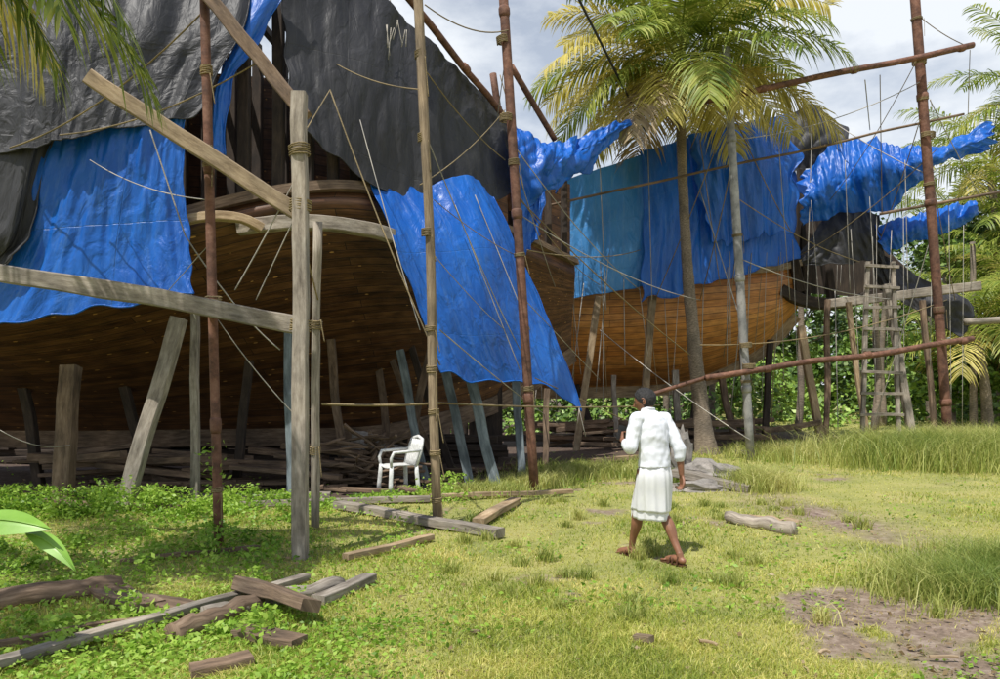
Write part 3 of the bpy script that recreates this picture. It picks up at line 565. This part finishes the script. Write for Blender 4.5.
# chair
ch=empty('plastic_chair'); m=MB()
cc=Vector((-1.6,11.9,0.02)); fx=Vector((-.85,-.5,0)); sx=Vector((.5,-.85,0))
def cp(f,s_,z): return cc+fx*f+sx*s_+Vector((0,0,z))
P=[];U=[]
for j in range(7):
    P.append([cp(-.22+j*.075,-.22+i*.055,.43-.02*math.sin(i/8*3.14)+(.0 if j<6 else -.03)) for i in range(9)]);U.append([(i*.05,j*.05) for i in range(9)])
m.quadgrid(P,uv=U)
for f_,s_ in((.22,.22),(.22,-.22),(-.2,.22),(-.2,-.22)): m.beam(cp(f_*1.15,s_*1.15,0),cp(f_,s_,.43),.05,.035,segs=3,bend=0,jit=0)
for k in range(6): s_=-.17+k*.068; m.beam(cp(-.21,s_,.43),cp(-.31,s_*1.05,.82),.045,.014,segs=4,bend=0,jit=0)
m.tube([cp(-.2,-.23,.42),cp(-.27,-.25,.65),cp(-.32,-.2,.83),cp(-.34,0,.87),cp(-.32,.2,.83),cp(-.27,.25,.65),cp(-.2,.23,.42)],.02,6)
for sg in(1,-1): m.tube([cp(-.28,.25*sg,.66),cp(0,.27*sg,.65),cp(.2,.26*sg,.64),cp(.24,.25*sg,.55),cp(.23,.23*sg,.42)],.018,6)
o=m.build('chair_shell',M['plastic'],ch)
sm=o.modifiers.new('s','SOLIDIFY'); sm.thickness=.008
pl=empty('broadleaf_plant'); 
def bigleaf(a,b,w,up):
    m=MB(); a=Vector(a);b=Vector(b); P=[];U=[]; side=(b-a).cross(Vector((0,0,1))).normalized(); side=(side-Vector((0,0,.8))).normalized()
    for i in range(19):
        t=i/18; c=a.lerp(b,t)+Vector((0,0,up*4*t*(1-t))); ww=w*math.sin(math.pi*min(1,t**.8))*.5+.002
        P.append([c+side*ww*k/3+Vector((0,-1,1)).normalized()*(-abs(k/3)*ww*.25) for k in range(-3,4)]);U.append([(k*.1,t) for k in range(-3,4)])
    m.quadgrid(P,uv=U); m.build('leaf',M['plantleaf'],pl); m2=MB(); m2.tube([a.lerp(b,i/6)+Vector((0,-.003,up*4*(i/6)*(1-i/6)+.003)) for i in range(7)],.004,5); m2.build('midrib',M['plantleaf'],pl)
M['plantleaf']=plain('glossy_leaf',(.22,.4,.06),.35,(.15,.3,.035),5,.2)
bigleaf((-3.1,4.3,.86),(-2.54,4.25,.82),.19,.03); bigleaf((-2.75,4.35,.78),(-2.40,4.25,.58),.10,.05); bigleaf((-3.0,4.3,.7),(-2.9,3.9,.9),.16,.05)
m=MB(); m.tube([Vector((-3.05,4.3,0)),Vector((-3.0,4.3,.4)),Vector((-2.97,4.25,.85))],[.02,.015,.01],6); m.build('stem',M['plantleaf'],pl)
# ---------------------------------------------------------------- palms
def frond(m,org,az,el,L,droop,wl=.9,mi=0,nl=62,ral=.018,lw=1):
    o=Vector(org); h=Vector((math.cos(az),math.sin(az),0)); up=Vector((0,0,1)); side=h.cross(up)
    n=26; pts=[];ang=[];p=o.copy(); tw=random.uniform(-.5,.5)
    for i in range(n+1):
        t=i/n; a=el-droop*t**1.25; pts.append(p.copy()); ang.append(a); p=p+(h*math.cos(a)+up*math.sin(a))*(L/n)+side*tw*.02*L/4*t
    m.tube(pts,[ral*(1-.85*i/n)+.003 for i in range(n+1)],5,mi=mi)
    for k in range(nl):
        t=.14+.86*(k+random.uniform(-.3,.3))/nl; t=min(max(t,.1),.995); f=t*n; j=min(int(f),n-1); c=pts[j].lerp(pts[j+1],f-j); a=ang[j]
        tg=h*math.cos(a)+up*math.sin(a); nu=-h*math.sin(a)+up*math.cos(a)
        ll=wl*(math.sin(math.pi*(t*.82+.12))**.6)*random.uniform(.8,1.1)
        for sg in(1,-1):
            if random.random()<.06: continue
            fw=.35+.55*t+random.uniform(-.1,.1); d=(side*sg+tg*fw+nu*random.uniform(-.15,.22)).normalized()
            dr=random.uniform(.35,1.0); w=(.028*L/4+.008)*lw
            p0=c;p1=c+d*ll*.4-up*ll*.05*dr;p2=c+d*ll*.75-up*ll*.28*dr;p3=c+d*ll*.95-up*ll*.62*dr
            wd=(tg-d*tg.dot(d)).normalized()*w*.5
            b=len(m.v); m.v+= [p0-wd*.5,p0+wd*.5,p1-wd,p1+wd,p2-wd*.8,p2+wd*.8,p3]
            for fc in((b,b+1,b+3,b+2),(b+2,b+3,b+5,b+4),(b+4,b+5,b+6)): m.f.append(fc); m.uv.append(tuple((0,0) for _ in fc)); m.mi.append(mi)
def palm(name,basep,crown,r0,r1,nf,L,wl=.9,seed=1,nl=62,yel=.3,nuts=True,lw=1,extra=(),bow=.12):
    random.seed(seed); e=empty(name); b=Vector(basep);c=Vector(crown)
    m=MB(); n=70; pts=[];rr=[]
    for i in range(n+1):
        t=i/n; q=b.lerp(c,t)+Vector((1,0,0))*math.sin(t*math.pi)*bow; pts.append(q)
        rr.append((r0+(r1-r0)*min(1,t*1.6)**.7)*(1+.045*(i%2))*(1+.5*math.exp(-t*22)))
    m.tube(pts,rr,12,.12); m.build('trunk',M['bark'],e)
    m=MB()
    for i in range(nf):
        az=i*2.39996+random.uniform(-.25,.25); t=i/(nf-1)
        el=1.35-1.65*t+random.uniform(-.12,.12); 
        dr=random.uniform(.85,1.35)+.15*(1-t)
        mi=1 if (random.random()<yel and t>.25) or t>.88 else 0
        if t>.97: mi=2
        frond(m,c+Vector((math.cos(az),math.sin(az),0))*r1*.7+Vector((0,0,(1-t)*.5)),az,el,L*random.uniform(.85,1.08)*(1-.2*(t>.9)),dr,wl,mi,nl,.022*L/4,lw)
    for ex in extra: frond(m,c,ex[0],ex[1],ex[2],ex[3],wl,ex[4] if len(ex)>4 else 0,nl,.022,lw)
    m.build('crown',[M['pgreen'],M['pyel'],M['pdry']],e,smooth=False)
    if nuts:
        m=MB()
        for i in range(9):
            a=random.random()*6.28; p=c+Vector((math.cos(a)*.3,math.sin(a)*.3,-.25+random.uniform(-.2,.15))); rr=.11
            m.tube([p+Vector((0,0,-rr*1.1)),p+Vector((0,0,-rr*.8)),p,p+Vector((0,0,rr*.8)),p+Vector((0,0,rr*1.1))],[.01,rr*.65,rr,rr*.65,.01],8)
        for i in range(10):
            a=random.random()*6.28; q=c+Vector((math.cos(a)*.15,math.sin(a)*.15,.1)); m.tube([q,q+Vector((math.cos(a)*.5,math.sin(a)*.5,-.1)),q+Vector((math.cos(a)*.7,math.sin(a)*.7,-.8))],[.02,.015,.01],4)
        m.build('coconuts',M['coco'],e)
    return e
palm('coconut_palm',(5.25,19.0,-.1),(4.5,18.8,9.6),.24,.12,42,4.15,1.0,seed=11,nl=76,yel=.5,lw=1.35,bow=-.15,extra=[(3.3,.1,3.9,1.25,1),(-1.9,-.1,3.2,1.4,1),(-1.2,0,3.2,1.5,1),(-.4,.05,3.8,1.3,1),(2.9,.5,4.2,1.3,0)])
palm('coconut_palm',(-6.6,5.0,-.1),(-5.7,5.0,5.7),.2,.14,5,3.2,.75,seed=5,nl=76,yel=.2,lw=1.3,extra=[(.02,.05,3.5,1.35),(.2,.15,3.6,1.4),(-.12,.25,3.3,1.6),(.4,.0,3.8,1.2),(.12,.35,3.2,1.7),(.28,-.1,3.2,1.2),(.06,-.2,2.9,1.1)])
for i,(px,py,d,L,sd) in enumerate([(990,165,34,4.6,21),(955,225,40,4.6,22),(1040,230,30,4.5,23),(1015,290,28,3.8,24),(930,300,46,4.5,25),(1080,120,36,4.6,26),(870,330,55,4.5,27),(1045,100,30,4.6,28),(975,330,27,3.6,29)]):
    c=S(px,py,d); palm('coconut_palm',(c.x+random.uniform(-1,1.5),c.y,-.1),c,.22,.15,22,L,1.0,seed=sd,nl=40,yel=.08,nuts=False,lw=1.5)
random.seed(99)
def tree(name,x,y,h,r,n,mat='leaf',sz=.34):
    e=empty(name); m=MB(); b=Vector((x,y,-.1)); t=Vector((x+random.uniform(-.5,.5),y,h*.6)); m.pole(b,t,.22,.12,segs=8,bend=.25,jit=.2)
    cl=[]
    for i in range(int(7+r*2)):
        a=random.random()*6.28; q=Vector((x+math.cos(a)*r*random.uniform(.2,.9),y+math.sin(a)*r*random.uniform(.2,.9),h*random.uniform(.45,.95))); m.pole(t-Vector((0,0,h*.15)),q,.07,.03,n=5,segs=4,bend=.2); cl.append(q)
    m.build('trunk',M['bark'],e); cs=[]
    for q in cl:
        k=n//len(cl); p=rng.normal(size=(k,3)); p/=np.linalg.norm(p,axis=1)[:,None]; p*=(rng.random(k)**.45)[:,None]*r*random.uniform(.3,.5)*np.array([1,1,.7]); cs.append(p+np.array(q))
    leaves('foliage',np.concatenate(cs),sz*(.7+.6*rng.random(sum(len(c) for c in cs))),M[mat],e,.6)
for (x_,y_,h_,r_,n_,mt) in [(19,33,9,3.5,5000,'leaf'),(24,36,11,4,5000,'leaf'),(15,40,8,3.5,4000,'leaf'),(27,31,7,3.2,4500,'leaf2'),(10,42,7,3.5,4000,'leaf'),(21,27,4.5,2.2,4000,'leaf2'),(17.5,29,3.8,2,4000,'leaf2'),(30,40,13,4.5,5000,'leaf')]:
    tree('broadleaf_tree',x_,y_,h_,r_,n_,mt,.32)
cs=[]
for i in range(340):
    X0=random.uniform(-45,60); Y0=random.uniform(46,60); hh=random.uniform(1,7.5); r=random.uniform(1.2,2.6); k=120
    p=rng.normal(size=(k,3)); p/=np.linalg.norm(p,axis=1)[:,None]; p*=(rng.random(k)**.4)[:,None]*r; cs.append(p+np.array([X0,Y0,hh*.8]))
C=np.concatenate(cs); C[:,2]=np.abs(C[:,2]); leaves('distant_trees',C,.8*(.6+.7*rng.random(len(C))),M['leaf'],flat=.7)
cs=[]
for i in range(230):
    X0=random.uniform(-16,36); Y0=random.uniform(28,38); hh=random.uniform(.1,1)**2*3.6; r=random.uniform(.4,1.3); k=130
    p=rng.normal(size=(k,3)); p/=np.linalg.norm(p,axis=1)[:,None]; p*=(rng.random(k)**.4)[:,None]*r; cs.append(p+np.array([X0,Y0,hh]))
C=np.concatenate(cs); C[:,2]=np.abs(C[:,2]); leaves('shrubs',C,.28*(.6+.8*rng.random(len(C))),M['leaf2'],flat=.7)
for i in range(9):
    x_=[13.2,17,11,8,20,15,6.5,9.5,18.5][i]; m=MB(); m.pole((x_,26.5+i*.6,-.1),(x_+.4,27+i*.6,7),.14,.09,segs=8,bend=.2); m.build('bare_trunk',M['bark'])
# ---------------------------------------------------------------- man
man=empty('man',(0,0,0))
fw=Vector((-.55,.835,0)); rt=Vector((.835,.55,0)); oc=Vector((1.49,7.28,0)); g0=float(gz(1.47,7.28))
def L_(f,r,z): return oc+fw*f+rt*r+Vector((0,0,z*1.015+g0))
def capsule(m,pts,rads,n=12,mi=0):
    pts=[Vector(p) for p in pts]; P=smoothcurve([tuple(p)+(r,) for p,r in zip(pts,rads)],max(8,len(pts)*5))
    c=[Vector(q[:3]) for q in P]; r=[max(.002,q[3]) for q in P]
    t0=(c[0]-c[1]).normalized(); t1=(c[-1]-c[-2]).normalized()
    c=[c[0]+t0*r[0]*.9,c[0]+t0*r[0]*.6]+c+[c[-1]+t1*r[-1]*.6,c[-1]+t1*r[-1]*.9]; r=[r[0]*.3,r[0]*.75]+r+[r[-1]*.75,r[-1]*.3]
    m.tube(c,r,n,mi=mi)
def ellloft(m,rings,n=28,fold=0,caps=True):
    C=smoothcurve(rings,len(rings)*6)
    P=[];U=[]
    for j,(f,r,z,af,ar) in enumerate(C):
        t=j/(len(C)-1)
        row=[]
        for i in range(n+1):
            a=(i%n)/n*6.28318; k=1+fold*(.35+.65*t)*(noise.noise(Vector((math.cos(a)*4,math.sin(a)*4,z*1.2)))*1.3+math.sin(a*9+t*2)*.25)
            row.append(L_(f+math.cos(a)*af*k,r+math.sin(a)*ar*k,z+ (.02*noise.noise(Vector((math.cos(a)*2,math.sin(a)*2,3)))*t if fold else 0)))
        P.append(row); U.append([(i/n,z) for i in range(n+1)])
    m.quadgrid(P,uv=U)
    if caps:
        for row in (P[0],P[-1]):
            b=len(m.v); m.v+=row[:-1]; fc=list(range(b,b+n)); m.f.append(tuple(fc)); m.uv.append(tuple((0,0) for _ in fc)); m.mi.append(0)
hipL=(0.02,-.09,.86);hipR=(-.02,.09,.86)
kneeL=(.15,-.07,.47);kneeR=(-.04,.085,.45); ankL=(.25,-.05,.10); ankR=(-.27,.07,.115)
shL=(.05,-.175,1.355);shR=(.03,.18,1.345); elL=(.05,-.255,1.08); elR=(-.11,.235,1.07); wrL=(.27,-.16,1.15); wrR=(-.12,.26,.82)
def remesh(o,v,sm=4):
    r=o.modifiers.new('r','REMESH'); r.mode='VOXEL'; r.voxel_size=v; r.use_smooth_shade=True
    s=o.modifiers.new('s','SMOOTH'); s.factor=.5; s.iterations=sm
md=lambda a,b,t:tuple(a[i]*(1-t)+b[i]*t for i in range(3))
m=MB()
for hp,kn,an,side in((hipL,kneeL,ankL,-1),(hipR,kneeR,ankR,1)):
    capsule(m,[L_(*hp),L_(*md(hp,kn,.5)),L_(*kn)],[.085,.07,.055])
    cf=md(kn,an,.35); cf=(cf[0]-.018,cf[1],cf[2])
    capsule(m,[L_(*kn),L_(*cf),L_(*md(kn,an,.7)),L_(*an)],[.052,.056,.038,.031])
    hz=.045 if side<0 else .05
    capsule(m,[L_(an[0]-.045,an[1],hz),L_(an[0]+.03,an[1],.06),L_(an[0]+.13,an[1]+.01*side,.04),L_(an[0]+.17,an[1]+.01*side,.032)],[.033,.036,.034,.026])
    capsule(m,[L_(*an),L_(an[0]-.02,an[1],.05)],[.034,.034])
    for k in range(5):
        ly=an[1]+side*(-.032+.016*k)*1.0+.01*side; lx=an[0]+.17-.008*k; capsule(m,[L_(lx,ly,.03),L_(lx+.045-.005*k,ly+side*.003*k,.024)],[.012 if k==0 else .009,.010 if k==0 else .0075],8)
for sh,el,wr in((shL,elL,wrL),(shR,elR,wrR)):
    capsule(m,[L_(*sh),L_(*md(sh,el,.5)),L_(*el)],[.050,.044,.038]); capsule(m,[L_(*el),L_(*md(el,wr,.3)),L_(*wr)],[.039,.040,.026])
capsule(m,[L_(0,0,.9),L_(.0,0,1.1),L_(.03,0,1.28)],[.09,.085,.075]); capsule(m,[L_(.05,0,1.25),L_(.085,-.005,1.44),L_(.10,-.01,1.5)],[.058,.052,.05])
capsule(m,[L_(*shL),L_(.04,0,1.33),L_(*shR)],[.05,.06,.05])
def hand(wr,dirn,palmn,thumb_side,curl,sc=1.0):
    w=Vector(wr); d=Vector(dirn).normalized(); pn=(Vector(palmn)-d*Vector(palmn).dot(d)).normalized(); ac=d.cross(pn)*thumb_side
    for k,(o,l,r) in enumerate(((.030,.072,.0095),(.010,.080,.0098),(-.010,.075,.0093),(-.029,.060,.0083))):
        a=w+d*.02+ac*o*.6; b=w+d*.09*sc+ac*o; capsule(m,[w,a,b],[.017,.016,.0125],8)
        p=b; ang=.15; pts=[b]
        for s_ in (.42,.33,.25):
            ang+=curl*(.9+.1*k); p=p+(d*math.cos(ang)+pn*math.sin(ang))*l*s_*1.05; pts.append(p)
        capsule(m,pts,[r,r*.95,r*.88,r*.75],8)
    t0=w+d*.02+ac*.018; t1=w+d*.055+ac*.045+pn*.012; t2=t1+(d*.8+ac*.35+pn*.45).normalized()*.035; t3=t2+(d*.9+pn*.5).normalized()*.026
    capsule(m,[t0,t1,t2,t3],[.016,.0135,.011,.0085],8)
hand(L_(*wrR),tuple(L_(*wrR)-L_(*md(elR,wrR,.5))),tuple(-rt+fw*.2),-1,.45)
hand(L_(*wrL),tuple(fw*.6+rt*.5+Vector((0,0,.45))),tuple(-fw*.3+rt*.9),1,.6)
o=m.build('body',M['skin'],man); remesh(o,.0045,3)
# head
m=MB(); hc=L_(.105,-.012,1.53); hf=(fw*.86-rt*.5).normalized(); hf=(hf+Vector((0,0,-.32))).normalized(); hr=hf.cross(Vector((0,0,1))).normalized(); hu=hr.cross(hf)
def headpt(d,grow=0):
    x_,y_,z_=d
    a,b,c=.102,.080,.116
    p=Vector((x_*a,y_*b,z_*c))
    if z_<0:
        p.y*=1-.28*(-z_)**1.2; p.x*=1+(.10*x_*(-z_)) if x_>0 else 1-.35*(-z_)
    if x_<0 and z_>-.3: p.x*=1.06
    if x_>0:
        g=lambda cy,cz,sy,sz:math.exp(-((y_-cy)/sy)**2-((z_-cz)/sz)**2)
        p.x+= .026*g(0,-.20,.13,.16)+.013*g(0,.0,.09,.2)+.007*g(0,.2,.6,.08)-.010*(g(.38,.04,.2,.11)+g(-.38,.04,.2,.11))+.009*g(0,-.50,.28,.06)+.009*g(0,-.62,.25,.06)-.005*g(0,-.56,.3,.03)+.012*g(0,-.88,.3,.12)
    return p*(1+grow)
P=[];U=[]; nu,nv=56,44
for j in range(nv+1):
    row=[]
    for i in range(nu+1):
        th=(i%nu)/nu*6.28318;ph=j/nv*math.pi; q=headpt((math.sin(ph)*math.cos(th),math.sin(ph)*math.sin(th),math.cos(ph))); row.append(hc+hf*q.x+hr*q.y+hu*q.z)
    P.append(row);U.append([(i*.1,j*.1) for i in range(nu+1)])
m.quadgrid(P,uv=U)
for sg in(1,-1):
    ec=hc+hr*sg*.081-hf*.008-hu*.005; pts=[]
    for k in range(9):
        a=-2.2+k*.55; pts.append(ec+hu*math.sin(a)*.03*(-1)+hf*math.cos(a)*-.016+hr*sg*.008)
    m.tube(pts,.0065,6); m.tube([ec-hu*.02,ec+hu*.0,ec+hu*.02],[.008,.012,.008],8)
m.build('head',M['skin'],man)
m=MB()
for sg in(1,-1):
    q=headpt((math.cos(.4),sg*.38,.04)); c=hc+hf*(q.x-.004)+hr*sg*.031+hu*.004
    m.tube([c-hr*.012,c-hr*.008,c,c+hr*.008,c+hr*.012],[.002,.008,.011,.008,.002],8)
m.build('eyes',M['eye'],man)
m=MB()
for sg in(1,-1):
    c=hc+hf*.097+hr*sg*.031+hu*.024; m.tube([c-hr*sg*.016,c+hu*.004,c+hr*sg*.018-hf*.01],[.002,.004,.002],6)
P=[]
for j in range(31):
    row=[]
    for i in range(nu+1):
        th=(i%nu)/nu*6.28318; front=max(0,math.cos(th)); lim=math.pi*(.66-.40*front**.8)
        if math.cos(th)<0: lim=math.pi*.70
        ph=j/30*lim; d=Vector((math.sin(ph)*math.cos(th),math.sin(ph)*math.sin(th),math.cos(ph)))
        q=headpt(tuple(d),.03+.11*(1-j/30)**.25+.07*noise.noise(d*9)); row.append(hc+hf*q.x+hr*q.y+hu*q.z)
    P.append(row)
m.quadgrid(P,uv=[[(i*.1,j*.1) for i in range(nu+1)] for j in range(31)])
m.build('hair',M['hair'],man)
# shirt
m=MB(); ellloft(m,[(.075,-.005,1.445,.064,.068),(.055,-.003,1.405,.085,.12),(.035,0,1.35,.112,.170),(.01,0,1.24,.122,.176),(-.005,0,1.08,.120,.165),(-.01,0,.98,.128,.165),(-.01,0,.905,.145,.178)])
def sleeve(sh,el,wr,k):
    capsule(m,[L_(sh[0],sh[1]*.82,sh[2]-.005),L_(*sh),L_(*md(sh,el,.5)),L_(*el)],[.074,.072,.066,.060])
    capsule(m,[L_(*el),L_(*md(el,wr,k*.6)),L_(*md(el,wr,k))],[.060,.057,.056])
sleeve(shL,elL,wrL,.45); sleeve(shR,elR,wrR,.32)
m.tube([L_(.03+math.cos(a)*.064+.045,math.sin(a)*.066,1.452-.01*math.cos(a)) for a in [i/16*6.2832 for i in range(17)]],.013,6)
o=m.build('shirt',M['shirt'],man); remesh(o,.007,4)
tx=bpy.data.textures.new('folds','CLOUDS'); tx.noise_scale=.10; tx.noise_depth=1
d=o.modifiers.new('d','DISPLACE'); d.texture=tx; d.strength=.026; d.mid_level=.42; d.texture_coords='GLOBAL'
m=MB(); ellloft(m,[(-.01,0,.955,.115,.15),(-.015,0,.86,.14,.168),(0.01,0,.70,.16,.170),(.04,0,.55,.185,.155),(.05,0,.40,.195,.145)],n=96,fold=.13,caps=False)
o=m.build('mundu',M['mundu'],man); sm=o.modifiers.new('s','SOLIDIFY'); sm.thickness=.006
m=MB(); ellloft(m,[(-.012,0,.90,.135,.168),(-.01,0,.80,.156,.182),(.02,.01,.64,.182,.178),(.042,.005,.48,.206,.160)],n=96,fold=.12,caps=False)
o=m.build('mundu_fold',M['mundu'],man); sm=o.modifiers.new('s','SOLIDIFY'); sm.thickness=.005
m=MB()
for an,sd in((ankL,-1),(ankR,1)):
    outl=[(-.075,0),(-.06,.032),(0,.036),(.1,.045),(.17,.05),(.225,.03),(.235,0),(.225,-.03),(.17,-.045),(.1,-.038),(0,-.034),(-.06,-.03)]
    b=len(m.v); n=len(outl)
    for z in(-.002,.016):
        for f_,r_ in outl: m.v.append(L_(an[0]+f_,an[1]+r_+.005*sd,z))
    m.f.append(tuple(range(b+n-1,b-1,-1))); m.f.append(tuple(range(b+n,b+2*n)))
    for k in range(n): m.f.append((b+k,b+(k+1)%n,b+n+(k+1)%n,b+n+k))
    for fc in m.f[-(n+2):]: m.uv.append(tuple((0,0) for _ in fc)); m.mi.append(0)
    for fo in(.06,.10,.0):
        m.tube([L_(an[0]+fo+.0,an[1]-.042,.012),L_(an[0]+fo-.01,an[1]-.03,.06 if fo>0 else .085),L_(an[0]+fo-.02,an[1],.082 if fo>0 else .10),L_(an[0]+fo-.01,an[1]+.03,.06 if fo>0 else .085),L_(an[0]+fo,an[1]+.045,.012)],.009,6)
m.build('sandals',M['sandal'],man,smooth=False)
m=MB(); q=L_(.335,-.11,1.215); m.beam(q-Vector((0,0,.07))-rt*.02,q+Vector((0,0,.07))+rt*.02,.075,.01,segs=2,bend=0,jit=0); m.build('phone',M['black_obj'],man,smooth=False)
# ---------------------------------------------------------------- light, sky, camera
td=Vector((.26,.36,-.9)).normalized()
sl=bpy.data.lights.new('sun','SUN'); sl.energy=5.0; sl.angle=math.radians(.5); sl.color=(1,.965,.9); so=bpy.data.objects.new('sun',sl); scene.collection.objects.link(so)
so.rotation_euler=td.to_track_quat('-Z','Y').to_euler()
w=bpy.data.worlds.new('World'); scene.world=w; w.use_nodes=True; nt=w.node_tree; nt.nodes.clear()
o=N(nt,'ShaderNodeOutputWorld'); bg=N(nt,'ShaderNodeBackground'); sk=N(nt,'ShaderNodeTexSky'); sk.sky_type='NISHITA'; sk.sun_disc=False
sk.sun_elevation=math.asin(-td.z); sk.sun_rotation=math.atan2(-td.x,-td.y); sk.air_density=1; sk.dust_density=1
tc=N(nt,'ShaderNodeTexCoord'); mp=N(nt,'ShaderNodeMapping'); mp.inputs['Scale'].default_value=(1,1,2.2); nt.links.new(tc.outputs['Generated'],mp.inputs[0])
cn=N(nt,'ShaderNodeTexNoise'); cn.inputs['Scale'].default_value=3.2; cn.inputs['Detail'].default_value=8; cn.inputs['Roughness'].default_value=.58; nt.links.new(mp.outputs[0],cn.inputs['Vector'])
rp=ramp(nt,cn.outputs['Fac'],[(.40,(.42,.42,.42)),(.58,(1,1,1))])
sx_=N(nt,'ShaderNodeSeparateXYZ'); nt.links.new(tc.outputs['Generated'],sx_.inputs[0]); el=ramp(nt,sx_.outputs['Z'],[(.5,(1,1,1)),(.78,(.12,.12,.12))])
fm=mix(nt,1,rp.outputs[0],el.outputs[0],'MULTIPLY')
c=mix(nt,fm,sk.outputs[0],(7.6,8.0,8.5)); nt.links.new(c,bg.inputs[0]); bg.inputs[1].default_value=.12; nt.links.new(bg.outputs[0],o.inputs[0])
cam=bpy.data.cameras.new('camera'); cam.lens=27; cam.sensor_width=36; cam.shift_y=.0525; cam.clip_end=2000; co=bpy.data.objects.new('camera',cam); scene.collection.objects.link(co)
co.location=(0,0,EYE); co.rotation_euler=(math.radians(90),0,0); scene.camera=co
scene.view_settings.view_transform='Standard'; scene.view_settings.look='None'; scene.view_settings.exposure=0
